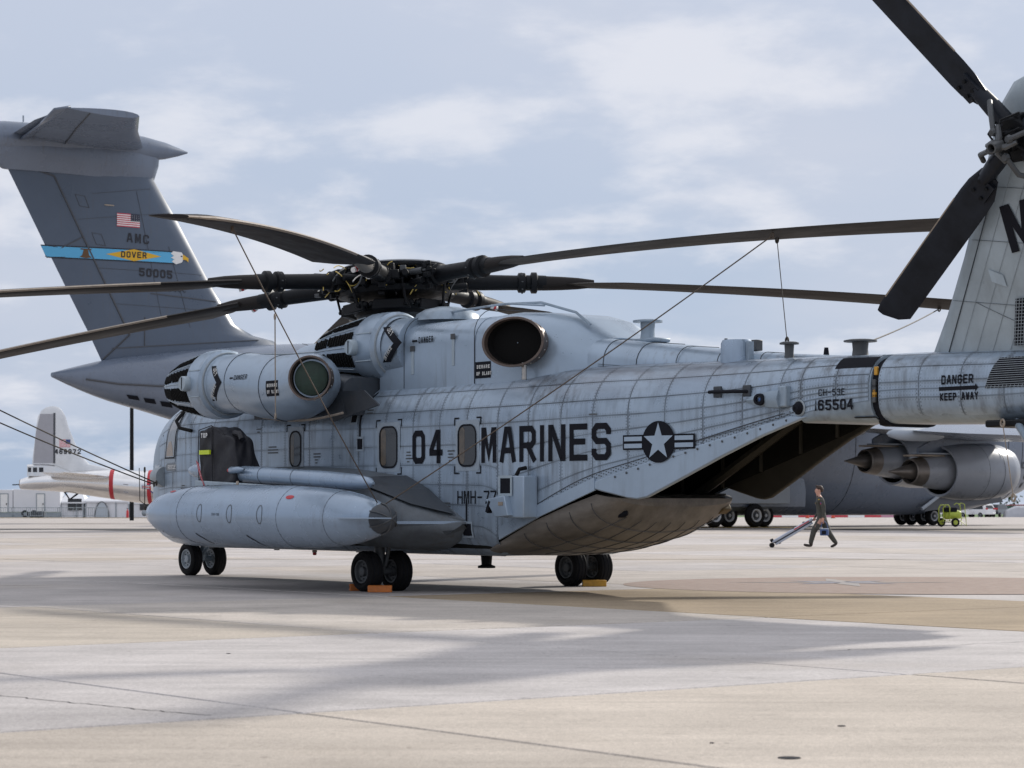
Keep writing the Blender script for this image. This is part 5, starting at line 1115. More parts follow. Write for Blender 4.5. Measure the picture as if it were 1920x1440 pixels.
sky_b = mat('stripe_sky_blue', (.10, .42, .70), .5); gold = mat('marking_gold', (.72, .42, .02), .5); blk2 = mat('jet_marking_dark', (.018, .02, .028), .6)
def slab(P, o, m, name, parent=fin): mb = MB(); patch(mb, P, FS, o, 3, .6); return mb.obj(name, m, parent)
stp = slab([(-.62, 13.86), (6.5, 13.98), (6.5, 13.33), (-.30, 13.24)], .02, blk2, 'stripe_border'); slab([(-.60, 13.80), (6.6, 13.92), (6.6, 13.39), (-.32, 13.30)], .028, sky_b, 'stripe')
slab([(2.75, 13.60), (4.25, 13.93), (5.75, 13.66), (4.25, 13.34)], .036, gold, 'stripe_diamond')
text('lettering', 'DOVER', lambda u, v, o: FS(3.55 + u, 13.49 + v + u * .02, o), .30, .22, blk2, fin, hw=.03, lift=.045, gap=.07, step=.4)
slab([(6.45, 13.98), (6.95, 13.95), (7.12, 13.75), (6.95, 13.45), (6.6, 13.33), (6.35, 13.45), (6.55, 13.55), (6.3, 13.65), (6.5, 13.75), (6.3, 13.85)], .045, whitem, 'eagle_head'); slab([(7.02, 13.86), (7.36, 13.68), (7.34, 13.48), (7.22, 13.58), (7.0, 13.60)], .05, gold, 'eagle_beak'); slab([(6.88, 13.78), (6.98, 13.78), (6.98, 13.72), (6.88, 13.72)], .055, blk2, 'eagle_eye')
slab([(1.38, 13.38), (1.52, 13.48), (1.58, 13.72), (1.70, 13.80), (1.82, 13.72), (1.88, 13.48), (2.02, 13.38), (1.70, 13.33)], .04, mat('bell_brown', (.12, .06, .02), .5), 'bell_emblem'); slab([(1.42, 13.80), (1.98, 13.80), (1.98, 13.74), (1.42, 13.74)], .045, MATS['bell_brown'], 'bell_yoke')
def flag(fn, x0, z0, w, h, parent, o=.03, canton_right=True, cm=None):
    st_ = MB(); rd = MB()
    for k in range(13):
        (rd if k % 2 == 0 else st_).add([fn(x0 + a * w, z0 + (k + b_) / 13 * h, o) for a, b_ in ((0, 0), (1, 0), (1, 1), (0, 1))], [(0, 1, 2, 3)])
    f = rd.obj('flag_red_stripes', mat('flag_red', (.55, .06, .10), .6), parent, smooth=0); st_.obj('flag_white_stripes', whitem, parent, smooth=0)
    cx = .6 if canton_right else 0; mb = MB(); mb.add([fn(x0 + (cx + a) * w, z0 + b_ * h, o + .012) for a, b_ in ((0, .46), (.4, .46), (.4, 1), (0, 1))], [(0, 1, 2, 3)]); mb.obj('flag_canton', cm or bluem, parent, smooth=0)
    mb = MB()
    for r in range(3):
        for c in range(4):
            cxx = x0 + (cx + .05 + .1 * c) * w; cz = z0 + (.55 + .16 * r) * h; d = .012 * w; mb.add([fn(cxx + a * d, cz + b_ * d, o + .02) for a, b_ in ((-1, 0), (0, -1), (1, 0), (0, 1))], [(0, 1, 2, 3)])
    mb.obj('flag_stars', whitem, parent, smooth=0)
flag(FS, 3.31, 15.0, 1.25, .66, fin, cm=mat('canton_dark', (.03, .035, .06), .6))
text('lettering', 'AMC', lambda u, v, o: FS(3.86 + u, 14.26 + v - u * .03, o), .46, .32, blk2, fin, hw=.04, lift=.02, gap=.13, step=.5)
text('lettering', '50005', lambda u, v, o: FS(4.55 + u, 12.62 + v - u * .02, o), .42, .30, blk2, fin, hw=.045, lift=.02, gap=.085, step=.5)
mb = MB(); P = [(5.2, 12.05)]
for k in range(24): P.append((5.2 + k * .085, 12.0 + .045 * math.sin(k * 1.9) + (.05 if k % 5 == 0 else 0)))
strip(mb, P, .018, FS, .02, .5); mb.obj('script_name', blk2, fin)
# bullet fairing and tailplane
mb = MB(); rings = []
for x, r, z in ((7.5, .04, 19.05), (7.0, .2, 19.03), (6.2, .42, 19.02), (5.0, .62, 19.0), (3.2, .78, 18.96), (.5, .85, 18.9), (-2.5, .78, 18.86), (-5.5, .5, 18.84), (-7.5, .2, 18.84), (-8.2, .04, 18.84)):
    rings.append([Vector((x, r * .8 * math.cos(a), z + r * math.sin(a))) for a in [2 * math.pi * k / 24 for k in range(24)]])
mb.loft(rings); mb.obj('tail_bullet', c5g, jet)
mb = MB(); rings = []
for z, a, b_, th in ((17.35, 5.55, -2.6, .42), (17.7, 5.68, -3.2, .60), (18.2, 5.85, -4.2, .74), (18.7, 5.9, -5.0, .7)):
    rings.append([Vector(((a + b_) / 2 + (a - b_) / 2 * math.copysign(abs(math.cos(t)) ** .9, math.cos(t)), th * math.sin(t) * (1 - .25 * (1 - math.cos(t)) / 2), z)) for t in [2 * math.pi * k / 32 for k in range(32)]])
mb.loft(rings); mb.obj('fin_cap', c5g, jet)
def surf_wing(rows, name, m, parent):
    """rows (y, le, te, z, t)"""
    mb = MB(); rings = []
    for y, le, te, z, t in rows:
        c = le - te; rings.append([Vector((le - u, y, z + v)) for u, v in airfoil(c, t, 10)])
    mb.loft(rings); return mb.obj(name, m, parent)
for s in (-1, 1):
    o = surf_wing([(s * .3, 4.8, -2.2, 19.02, .10), (s * 5.5, 1.7, -3.6, 18.85, .09), (s * 10.3, -.85, -4.4, 18.66, .09)], 'tailplane', c5g, jet)
    mb = MB(); mb.add([Vector((x, s * y, z)) for x, y, z in ((-1.9, .4, 18.80), (-3.4, 5.5, 18.68), (-5.0, 10.2, 18.60), (-4.2, 10.2, 18.80), (-2.6, 5.5, 19.0), (-.6, .4, 19.2))], [(0, 1, 4, 5), (1, 2, 3, 4)]); e_ = mb.obj('elevator', c5g, o); e_.modifiers.new('s', 'SOLIDIFY').thickness = .10
    MB().tube([Vector((x, s * y, z)) for x, y, z in ((.4, .6, 18.74), (-1.5, 5.5, 18.66), (-3.2, 10.1, 18.56))], .03, 4).obj('elevator_seam', c5d, o)
for x in (-1.5, .8): MB().cyl((x, 0, 19.7), (x, 0, 20.0), .04).obj('fin_beacon', redm if x > 0 else c5light, jet)
# wings and engines
for s in (-1, 1): wing = surf_wing([(s * 2.5, 55, 40, 7.2, .12), (s * 10, 51.5, 38.6, 6.1, .12), (s * 19, 47.2, 36.8, 5.25, .11), (s * 27, 42.8, 35.2, 4.75, .10), (s * 33.9, 39.0, 34.6, 4.4, .09)], 'wing', c5light if 0 else c5g, jet)
engp = mat('engine_cowl_grey', (.36, .385, .43), .32, var=.1, vscale=.8)
def jet_engine(cone, y, z):
    e = empty_part('jet_engine', jet); o = Vector((cone, y, z)); A = (1, 0, .01)
    MB().rev([(3.85, 1.22), (3.80, 1.34), (5.2, 1.50), (7.0, 1.53), (8.3, 1.44), (8.95, 1.26), (9.02, 1.16), (8.9, 1.08), (8.2, 1.12)], o, A, 44, up=(0, 0, 1)).obj('fan_cowl', engp, e)
    MB().rev([(3.88, 1.21), (5.2, 1.20), (5.6, .8)], o, A, 36).obj('fan_duct', screen_blk, e); MB().rev([(8.1, 1.12), (8.0, .02)], o, A, 32).obj('fan_face', screen_blk, e)
    MB().rev([(5.2, 1.04), (4.2, 1.0), (3.2, .90), (2.3, .76)], o, A, 36, up=(0, 0, 1)).obj('core_cowl', engp, e); MB().rev([(2.32, .77), (1.6, .66), (1.55, .60), (2.0, .58)], o, A, 36, up=(0, 0, 1)).obj('core_nozzle', nozm, e)
    MB().rev([(1.9, .6), (1.8, .1)], o, A, 28).obj('nozzle_shadow', screen_blk, e); MB().rev([(2.2, .44), (1.6, .40), (.15, .06), (0, .05), (-.01, .01)], o, A, 28).obj('exhaust_cone', nozm, e)
    for d in (6.2, 7.4): MB().torus(o + Vector((d, 0, .01 * d)), A, np.interp(d, [5.6, 7.4], [1.505, 1.532]), .012, 44, 4).obj('cowl_seam', c5d, e)
    mb = MB(); mb.loft([[Vector((cone + x, y + q * w, zz)) for q, zz in ((-1, z0), (1, z0), (1, z1), (-1, z1))] for x, w, z0, z1 in ((2.2, .06, z + .95, z + 1.25), (4.5, .28, z + .9, z + 2.2), (7.5, .30, z + 1.3, z + 2.1), (9.0, .08, z + 1.35, z + 1.6))]); mb.obj('engine_pylon', c5g, e)
    mb = MB(); mb.box((cone + 2.6, y - .1, z + .86), (2.3, .9, .10)); mb.obj('heat_plate', tanp, e, bevel=.03); MB().box((cone + 3.0, y - .3, z + .96), (2.2, .9, .07)).obj('heat_plate', c5light, e)
    return e
jet_engine(37.9, -19.4, 3.02); jet_engine(41.7, -12.6, 3.72); jet_engine(37.9, 19.4, 3.02); jet_engine(41.7, 12.6, 3.72)
for y, x in ((-15.5, 38.2), (-22.5, 36.6), (-9, 40)): MB().ball((x, y, 5.05 + (19 + y) * .06), 1.0, 16, sc=(2.2, .32, .36)).obj('flap_fairing', c5light, jet)
# landing gear, bay fairings
mb = MB(); rings = []
for x, w, zt in ((24, .1, 2.2), (27, 3.9, 3.2), (31, 4.25, 3.75), (38, 4.35, 3.9), (43, 4.3, 3.8), (45.5, 4.1, 3.45), (47.5, 3.75, 2.9)):
    rings.append([Vector((x, -w, 1.2)), Vector((x, -w - .05, 2.2)), Vector((x, -w + .12, (zt + 2.2) / 2 + .3)), Vector((x, -w + .7, zt)), Vector((x, 0, zt)), Vector((x, 0, .72)), Vector((x, -w + .7, .80))])
for s in (1, -1):
    mb = MB(); mb.loft([[Vector((p.x, p.y * s, p.z)) for p in r_] for r_ in rings]); mb.obj('gear_fairing', c5g, jet)
MB().box((41.3, -4.55, 2.25), (8.2, .08, 1.75)).obj('gear_door', c5light, jet, bevel=.03)
white_rim = mat('white_rim', (.55, .56, .58), .45, var=.15, vscale=5)
def jwheel(x, y, r=.69, w=.48):
    wh = empty_part('landing_wheel', jet); c = Vector((x, y, r)); h = w / 2
    MB().rev([(-h * .6, r * .55), (-h, r * .68), (-h * .9, r * .88), (-h * .4, r), (h * .4, r), (h * .9, r * .88), (h, r * .68), (h * .6, r * .55)], c, (0, 1, 0), 28).obj('tyre', rubber, wh)
    for s in (-1, 1):
        ri = MB().rev([(h * .62, r * .56), (h * .9, r * .54), (h * .85, r * .46), (h * .5, r * .40)], c, (0, s, 0), 24).obj('rim', white_rim, wh); MB().rev([(h * .5, r * .42), (h * .45, r * .24), (h * .8, r * .2), (h * .85, .01)], c, (0, s, 0), 20).obj('wheel_hub', rim_d, ri)
        MB().rev([(h * .5, r * .16), (h * 1.0, r * .13), (h * 1.02, .01)], c, (0, s, 0), 12).obj('hub_cap', white_rim, ri)
for s in (-1, 1):
    for x, y in ((44.1, 3.7), (42.6, 4.5), (41.3, 3.6), (39.4, 4.5), (37.4, 3.4), (34.4, 3.4), (32.6, 4.15), (31.0, 3.4)): jwheel(x, s * y)
for y in (-1.35, -.5, .5, 1.35): jwheel(61.4, y, .60, .42)
MB().cyl((61.4, 0, .6), (61.4, 0, 2), .25).obj('nose_gear_leg', c5g, jet)
MB().tube([(59.0, -2.6, 1.05), (60.5, -2.7, 1.9), (63.5, -2.7, 1.75), (66.0, -2.5, 1.85), (67.2, -2.3, 2.4)], .12, 6).obj('nose_gear_door_edge', c5light, jet); MB().prism([(59.2, .9), (66.8, 1.5), (66.4, 2.1), (63, 1.85), (60.5, 2.0)], lambda u, v, t: Vector((u, -2.55 + t, v)), -.04, .04).obj('nose_gear_door', c5d, jet)
jn = lambda u, v, o: Vector((68.3 + u, -(jw(68.3 + u) * max(1 - ((v - (jt(68.3) + jb(68.3)) / 2) / ((jt(68.3) - jb(68.3)) / 2)) ** 2, .01) ** .46) - o - .05, v))
for s_, z in (('05', 3.7), ('AW', 3.0), ('AW', 2.45)): text('lettering', s_, lambda u, v, o, z=z: jn(u, z + v, o), .42 if s_ == '05' else .36, .38, blk2, jet, hw=.04, lift=.03, gap=.14, step=.3)
# ------------------------------------------------------------------ SILVER BOMBER
alu = mat('polished_aluminium', (.78, .77, .76), .22, .95, var=.06, vscale=1.2, bump=.025, bscale=2.5); fabric = mat('rudder_grey', (.36, .36, .39), .6, var=.06, vscale=2)
bmb = empty('bomber', (-35.5, 167, 0), 0, 'old silver propeller bomber with red fuselage bands and tail number 469972', 'airplane')
br, bz = table([(0, .36, 2.82), (1, .56, 2.95), (3, .74, 3.0), (6, 1.02, 2.86), (9, 1.2, 2.62), (13, 1.42, 2.5), (20, 1.45, 2.42), (26, 1.4, 2.3), (28.8, 1.05, 2.2), (30.2, .2, 2.1)])
def bsec(x, a, o=0): return Vector((x, (br(x) + o) * math.cos(a), bz(x) + (br(x) + o) * math.sin(a)))
mb = MB(); mb.loft([[bsec(30.2 * i / 60, 2 * math.pi * k / 28) for k in range(28)] for i in range(61)]); bf = mb.obj('fuselage', alu, bmb)
for x in (6.55, 9.3):
    mb = MB(); mb.loft([[bsec(x + d, 2 * math.pi * k / 32, .012) for k in range(32)] for d in (0, .15, .3)], False, False); mb.obj('red_band', redm, bf)
MB().rev([(0, .30), (.05, .36), (.3, .38)], (-.05, 0, 2.82), (1, 0, .05), 20, cap0=True).obj('tail_turret', mat('turret_bronze', (.25, .16, .09), .5, .4), bmb); MB().cyl((-.6, 0, 2.78), (0, 0, 2.8), .04).obj('tail_gun', black, bmb)
BZ = [3.3, 3.9, 4.28, 5.0, 5.82, 7.0, 7.7, 8.14, 8.38, 8.46]; BL = [11.5, 6.7, 4.95, 4.30, 3.92, 3.45, 3.25, 3.02, 2.75, 2.45]; BT = [.75, .78, .82, .90, 1.0, 1.13, 1.25, 1.5, 1.85, 2.2]
def bth(x, z):
    le, te = float(np.interp(z, BZ, BL)), float(np.interp(z, BZ, BT)); u = min(max((le - x) / max(le - te, .1), 0), 1); return min((le - te), 3.5) * .11 * (1.484 * math.sqrt(u) - .63 * u - 1.758 * u * u + 1.4215 * u ** 3 - .5075 * u ** 4)
mb = MB(); rings = []
for z, le, te in zip(BZ, BL, BT):
    us = [(1 - math.cos(math.pi * k / 12)) / 2 for k in range(13)]; xs_ = [le - (le - te) * u for u in us]; rings.append([Vector((x, bth(x, z), z)) for x in xs_] + [Vector((x, -bth(x, z), z)) for x in xs_[-2:0:-1]])
mb.loft(rings); bfin = mb.obj('tail_fin', mat('fin_aluminium', (.72, .73, .74), .4, .35, var=.08, vscale=1.5, bump=.15, bscale=3), bmb)
BS = lambda u, v, o: Vector((u, -bth(u, v) - o, v))
mb = MB(); patch(mb, [(.92, 4.35), (2.40, 4.35), (2.40, 7.9), (1.42, 7.9), (1.10, 6.5)], BS, .02, 3, .4); mb.obj('rudder', fabric, bfin); mb = MB(); strip(mb, [(2.46, 4.4), (2.46, 7.9)], .07, BS, .03, .4); mb.obj('rudder_gap', c5d, bfin)
text('lettering', '469972', lambda u, v, o: BS(2.50 + u, 5.0 + v, o), .36, .24, blk2, bfin, hw=.04, lift=.03, gap=.085, step=.4); flag(BS, 2.82, 5.50, .80, .55, bfin)
for s in (-1, 1):
    st_ = surf_wing([(s * .5, 6.7, 2.3, 3.35, .10), (s * 4, 5.6, 2.5, 3.5, .09), (s * 6.6, 4.4, 2.9, 3.6, .08)], 'tailplane', alu, bmb)
    surf_wing([(s * 1, 20.5, 15.5, 2.6, .16), (s * 12, 19.6, 16.2, 3.4, .14), (s * 21.5, 18.4, 17.0, 4.1, .1)], 'wing', alu, bmb)
    for y in (4.6, 9.6):
        en = MB().rev([(0, .05), (.6, .55), (3, .75), (5, .72), (5.4, .6), (5.45, .2), (5.9, .15), (6.1, .02)], (16.6, s * y, 2.7 + .07 * y), (1, 0, 0), 20).obj('engine_nacelle', alu, bmb)
        for k in range(4): a = k * math.pi / 2 + .5; MB().box((22.4, s * y + 1.2 * math.cos(a), 2.7 + .07 * y + 1.2 * math.sin(a)), (.08, .25, 2.3), Euler((a - math.pi / 2, 0, 0)).to_matrix()).obj('propeller_blade', black, en)
    MB().cyl((18.5, s * 4.6, 2.6), (18.5, s * 4.6, .5), .14).obj('main_gear_leg', alu, bmb); MB().rev([(-.3, .35), (-.3, .6), (-.15, .7), (.15, .7), (.3, .6), (.3, .35)], (18.5, s * 4.6, .68), (0, 1, 0), 20).obj('main_wheel', rubber, bmb)
MB().cyl((27.5, 0, 1.4), (27.5, 0, .4), .1).obj('nose_gear_leg', alu, bmb); MB().rev([(-.2, .2), (-.2, .4), (0, .45), (.2, .4), (.2, .2)], (27.5, 0, .43), (0, 1, 0), 18).obj('nose_wheel', rubber, bmb)
cab = MB(); cab.loft([[Vector((x, q * w, z)) for q, z in ((-1, 3.4), (-1, 3.4 + h), (-.6, 3.5 + h), (.6, 3.5 + h), (1, 3.4 + h), (1, 3.4))] for x, w, h in ((.55, .42, .75), (1.6, .46, .78), (2.6, .46, .7), (3.6, .3, .3))]); cabo = cab.obj('gunner_cabin', alu, bmb)
for x, w in ((.62, .22), (.98, .30), (1.42, .32)): MB().box((x + w / 2, -.47, 3.86), (w, .03, .34)).obj('cabin_window', glass, cabo, bevel=.02)
MB().tube([(3.15, 0, 2.3), (3.55, 0, 1.72), (4.2, 0, 2.2)], .07, 6).obj('tail_bumper', black, bmb)
mb = MB(); mb.add([bsec(9.95 + .5 * math.cos(a), math.pi + .5 / 1.25 * math.sin(a), .02) for a in [2 * math.pi * k / 24 for k in range(24)]], [tuple(range(24))]); mb.add([bsec(x, math.pi + d, .015) for x, d in ((8.95, -.12), (9.5, -.12), (9.5, .12), (8.95, .12))], [(0, 1, 2, 3)]); sr = mb.obj('insignia', bluem, bf, smooth=0)
mb = MB(); mb.add([bsec(9.95 + (.46 if k % 2 == 0 else .18) * math.sin(math.pi * k / 5), math.pi - (.46 if k % 2 == 0 else .18) / 1.25 * math.cos(math.pi * k / 5), .035) for k in range(10)], [tuple(range(10))]); mb.add([bsec(x, math.pi + d, .03) for x, d in ((9.0, -.09), (9.5, -.09), (9.5, .09), (9.0, .09))], [(0, 1, 2, 3)]); mb.obj('insignia_star', whitem, sr, smooth=0)
mb = MB(); mb.add([bsec(x, math.pi + d, .04) for x, d in ((9.0, -.03), (9.5, -.03), (9.5, .03), (9.0, .03))], [(0, 1, 2, 3)]); mb.obj('insignia_bar', redm, sr, smooth=0)
mb = MB(); mb.add([bsec(x, math.pi + d, .012) for x, d in ((7.6, -.1), (7.95, -.1), (7.95, .45), (7.6, .45))], [(0, 1, 2, 3)]); mb.obj('hatch', fabric, bf, smooth=0)
# ------------------------------------------------------------------ FAR FIELD, LEFT
pole = empty('light_pole', (-32.9, 200, 0), 0, 'tall dark light pole behind the silver bomber', 'pole')
MB().cyl((0, 0, 0), (0, 0, 20), .19, .13, 12).obj('mast', hubblk, pole); MB().box((0, 0, 20), (2.4, .12, .12)).obj('cross_arm', hubblk, pole)
for x in (-1, -.35, .35, 1): MB().box((x, -.2, 19.8), (.4, .4, .25), taper=.7).obj('lamp_head', rim_d, pole)
FY = 257.
def X(px, Z=FY): return (px - 960) * Z / 4334
white_v = mat('white_vinyl', (.72, .73, .76), .5, var=.05, vscale=.6, bump=.25, bscale=1.2); white_c = mat('white_trailer_side', (.70, .71, .74), .4, var=.04, vscale=.4)
def trailer(px0, px1, h, label, door):
    x0, x1 = X(px0), X(px1); w = x1 - x0; t = empty('box_trailer', ((x0 + x1) / 2, FY + 2, 0), 0, label, 'trailer', 'white trailers along the apron edge')
    MB().box((0, 0, .6 + (h - .6) / 2), (w, 2.5, h - .6)).obj('trailer_box', white_c, t, bevel=.06); MB().box((0, 0, .29), (w, 2.4, .56)).obj('trailer_skirt', rim_m, t)
    d = MB().box((door, -1.27, .6 + 1.0), (.85, .03, 2.0)).obj('door', whitem, t); fr = MB(); strip(fr, [(door - .45, .58), (door - .45, 2.64), (door + .45, 2.64), (door + .45, .58)], .05, lambda u, v, o: Vector((u, -1.28 - o, v)), .02, 3); fr.obj('door_frame', rim_m, d); MB().box((door + .28, -1.32, 1.5), (.07, .06, .2)).obj('handle', black, d)
    for x in (-w * .25, -w * .25 + 1): MB().rev([(-.15, .2), (-.15, .4), (.15, .4), (.15, .2)], (x, -1.1, .42), (0, 1, 0), 16).obj('wheel', rubber, t)
    return t
trailer(-45, 21, 3.1, 'white box trailer cut by the left picture edge', 1.0); trailer(22, 110, 3.15, 'white box trailer with a plain door below the bomber tail', .5 * (71 - 66) * 257 / 4334 + .3)
def tent(px0, px1, hw_, hp, dep, label, kind):
    x0, x1 = X(px0), X(px1); w = x1 - x0; t = empty('event_tent', ((x0 + x1) / 2, FY + 1.5, 0), 0, label, 'tent', 'white tents along the apron edge')
    body = MB(); n = 14; rng = random.Random(px0)
    P = [(-w / 2 + w * k / n, -.06 * (k % 2) - rng.uniform(0, .08)) for k in range(n + 1)]; body.add([Vector((x, y, z)) for z in (0, hw_) for x, y in P], [(k, k + 1, k + n + 2, k + n + 1) for k in range(n)])
    body.add([Vector((x, dep, z)) for z in (0, hw_) for x in (-w / 2, w / 2)] + [Vector((x, 0, z)) for z in (0, hw_) for x in (-w / 2, w / 2)], [(0, 1, 3, 2), (0, 4, 6, 2), (1, 5, 7, 3)]); body.obj('tent_wall', white_v, t)
    rf = MB(); e = .25; rf.add([(-w / 2 - e, -.2, hw_), (w / 2 + e, -.2, hw_), (w / 2 + e, dep + .2, hw_), (-w / 2 - e, dep + .2, hw_), (-w * .28, dep * .5, hp), (w * .28, dep * .5, hp), (-w / 2 - e, -.22, hw_ - .18), (w / 2 + e, -.22, hw_ - .18)], [(0, 1, 5, 4), (2, 3, 4, 5), (1, 2, 5), (3, 0, 4), (6, 7, 1, 0)]); rf.obj('tent_roof', white_v, t, smooth=0)
    if kind == 'window': MB().box((w * .12, -.18, 1.45), (w * .62, .05, 1.3)).obj('tent_window', glass, t)
    else:
        mb = MB(); mb.add([Vector((-w * .12 + .95 * math.cos(a) * .8, -.22, max(.02, 1.0 * math.sin(a) * 1.7))) for a in [math.pi * k / 16 for k in range(17)]], [tuple(range(17))]); d = mb.obj('tent_window', mat('clear_vinyl', (.45, .5, .55), .15), t)
        mb = MB(); mb.tube([Vector((-w * .12 + .98 * math.cos(a) * .8, -.24, max(.02, 1.03 * math.sin(a) * 1.7))) for a in [math.pi * k / 16 for k in range(17)]], .05, 4); mb.obj('window_arch', rim_d, d)
    for x in (-w / 2, w / 2, w * .2): MB().cyl((x, -.16, 0), (x, -.16, hw_), .05).obj('tent_pole', rim_m, t)
tent(110, 152, 1.75, 2.9, 4, 'small white tent with a dark window beside the trailer', 'window'); tent(156, 238, 1.85, 3.1, 5, 'larger white tent with an arched clear window panel', 'arch'); tent(240, 300, 1.7, 2.6, 5, 'white tent half hidden behind the drop tank nose', 'window')
def barrier(x, y, label):
    t = empty('crowd_barrier', (x, y, 0), 0, label, 'barrier', 'steel crowd barriers in a row before the trailers'); mb = MB(); mb.tube([(-1.05, 0, .15), (-1.05, 0, 1.0), (-.95, 0, 1.1), (.95, 0, 1.1), (1.05, 0, 1.0), (1.05, 0, .15)], .04, 5); mb.tube([(-1.05, 0, .2), (1.05, 0, .2)], .03, 5); mb.obj('barrier_frame', rim_m, t)
    for k in range(9): MB().cyl((-.84 + k * .21, 0, .2), (-.84 + k * .21, 0, 1.08), .014, None, 5).obj('barrier_bar', rim_m, t)
    for s in (-.8, .8): MB().box((s, 0, .05), (.06, .6, .05)).obj('barrier_foot', rim_m, t)
ORD = ('first', 'second', 'third', 'fourth', 'fifth', 'sixth', 'seventh', 'eighth', 'ninth')
for k in range(7): barrier(X(10 + 29 * k, 254), 254, 'low steel crowd barrier before the white trailers, %s from the left picture edge' % ORD[k])
for k, (px, w) in enumerate(((63, 1.6), (77, 1.6))): tag(MB().box((X(px, 255.4), 255.4, .35), (w * .55, .8, .7), taper=.85).obj('equipment_crate', paint_dark, bevel=.05), ['dark crate left of two behind the crowd barriers', 'dark crate right of two behind the crowd barriers'][k], 'crate', 'crates behind the barriers')
ext = empty('fire_extinguisher', (X(239, 252), 252, 0), 0, 'small red extinguisher standing by the white tents', 'extinguisher'); MB().rev([(0, .14), (.7, .14), (.82, .06), (.95, .04)], (0, 0, 0), (0, 0, 1), 14, cap0=True, cap1=True).obj('cylinder', redm, ext); MB().box((0, 0, 1.0), (.2, .05, .06)).obj('valve_handle', black, ext)
# ------------------------------------------------------------------ FAR FIELD, RIGHT
def car(loc, rz, m, label, kind, lights=redm):
    t = empty('parked_car', loc, rz, label, 'car', 'cars parked beyond the apron'); L_, W_ = 5.0, 1.95
    prof = [(-2.5, .45), (-2.5, 1.0), (-2.35, 1.25), (-2.05, 1.72), (-1.6, 1.80), (.4, 1.80), (1.1, 1.62), (1.75, 1.12), (2.4, 1.0), (2.5, .8), (2.5, .45)]
    mb = MB(); mb.loft([[Vector((x, y * (1 - .10 * max(0, z - 1.0)), z)) for x, z in prof] for y in (-W_ / 2, -W_ / 2 * .96, 0, W_ / 2 * .96, W_ / 2)]); mb.obj('body', m, t)
    for s in (-1, 1):
        MB().prism([(-2.0, 1.12), (-1.85, 1.62), (.3, 1.66), (.95, 1.52), (1.45, 1.12)], lambda u, v, q: Vector((u, s * (W_ / 2 * (1 - .10 * (v - 1.0)) + q), v)), -.02, .012).obj('side_window', glass, t)
        for x in (-1.55, 1.5):
            wh = MB().rev([(-.12, .2), (-.12, .33), (.1, .35), (.12, .2)], (x, s * .92, .35), (0, s, 0), 22, cap1=True).obj('wheel', rubber, t); MB().rev([(.125, .2), (.11, .01)], (x, s * .92, .35), (0, s, 0), 14).obj('rim', rim_m, wh)
        MB().box((-2.44, s * .78, 1.18), (.12, .3, .22)).obj('tail_light', lights, t)
    MB().prism([(-.75, 1.2), (.75, 1.2), (.65, 1.62), (-.65, 1.62)], lambda u, v, q: Vector((-2.40 + (v - 1.2) * .62 - q, u, v)), 0, .02).obj('rear_window', glass, t); MB().box((-2.52, 0, .55), (.08, 1.8, .2)).obj('bumper', m, t, bevel=.03)
    return t
carw = mat('car_white', (.75, .75, .76), .25, coat=.4); card = mat('car_dark_blue', (.012, .018, .03), .2, coat=.6)
car((X(1829, 300), 300, -.25), R(130), carw, 'white minivan with red tail lights parked beyond the jet nose', 'van'); car((X(1872, 301), 302, -.25), R(60), card, 'dark blue SUV parked beside the white minivan', 'suv'); car((X(1800, 300), 301, -.25), R(-50), carw, 'white car partly hidden behind the green cart', 'car', mat('amber_lamp', (.5, .2, .05), .3))
cvr = bmesh.new(); bmesh.ops.create_grid(cvr, x_segments=26, y_segments=14, size=1); rr2 = random.Random(9)
for v in cvr.verts:
    x, y = v.co.x, v.co.y; e = max(abs(x), abs(y)); h = 1.5 * (1 - max(0, abs(x) - .35) ** 1.5 * .9) * (1 - .25 * abs(y) ** 3); v.co = Vector((x * 2.7, y * 1.1, max(0, h if e < .98 else 0) + .05 * math.sin(x * 17 + y * 9) + rr2.uniform(-.03, .03)))
me = bpy.data.meshes.new('car_cover'); cvr.to_mesh(me); cvr.free(); me.materials.append(mat('silver_cover', (.42, .43, .46), .5, .2, var=.1, vscale=1)); me.polygons.foreach_set('use_smooth', [True] * len(me.polygons)); o = link(bpy.data.objects.new('covered_car', me)); o.location = (X(1905, 300) + 1.0, 299.5, -.25); tag(o, 'car under a crumpled silver grey cover at the right edge', 'car')
slope = MB().add([(-900, 268.05, -.0165), (900, 268.05, -.0165), (900, 320, -.42), (-900, 320, -.42)], [(0, 1, 2, 3)]); tag(slope.obj('parking_strip', conc_far, smooth=0), kind='structure')
# red and white water barriers, cones, purple canopies far behind
rb_m = mat('barrier_red', (.50, .03, .05), .5); pk = mat('barrier_pink', (.48, .22, .30), .5); pur = mat('canopy_purple', (.20, .08, .30), .6)
def jersey(px, m, label, Z=262):
    t = MB(); t.prism([(-.28, 0), (.28, 0), (.18, .15), (.10, .5), (-.10, .5), (-.18, .15)], lambda u, v, q: Vector((q, u, v)), -.95, .95); o = t.obj('water_barrier', m, bevel=.03); o.location = (X(px, Z), Z, -.01); return tag(o, label, 'barrier', 'water barriers in a row beyond the jet')
for k in range(9):
    px = 1450 + k * 31; jersey(px, (rb_m, whitem, rb_m, pk)[k % 4], '%s plastic water barrier in the far row under the jet, %s from the left' % (('red', 'white', 'red', 'pink')[k % 4], ORD[k]))
for px, lab in ((1514, 'small orange red traffic cone far off left of the walking man'), (1562, 'small orange red traffic cone far off right of the walking man')):
    t = empty('traffic_cone', (X(px, 240), 240, 0), 0, lab, 'cone', 'traffic cones on the far apron'); MB().rev([(0.03, .2), (.75, .04), (.76, .01)], (0, 0, 0), (0, 0, 1), 14).obj('cone_body', mat('cone_red', (.6, .06, .02), .5), t); MB().box((0, 0, .02), (.45, .45, .04)).obj('cone_base', black, t)
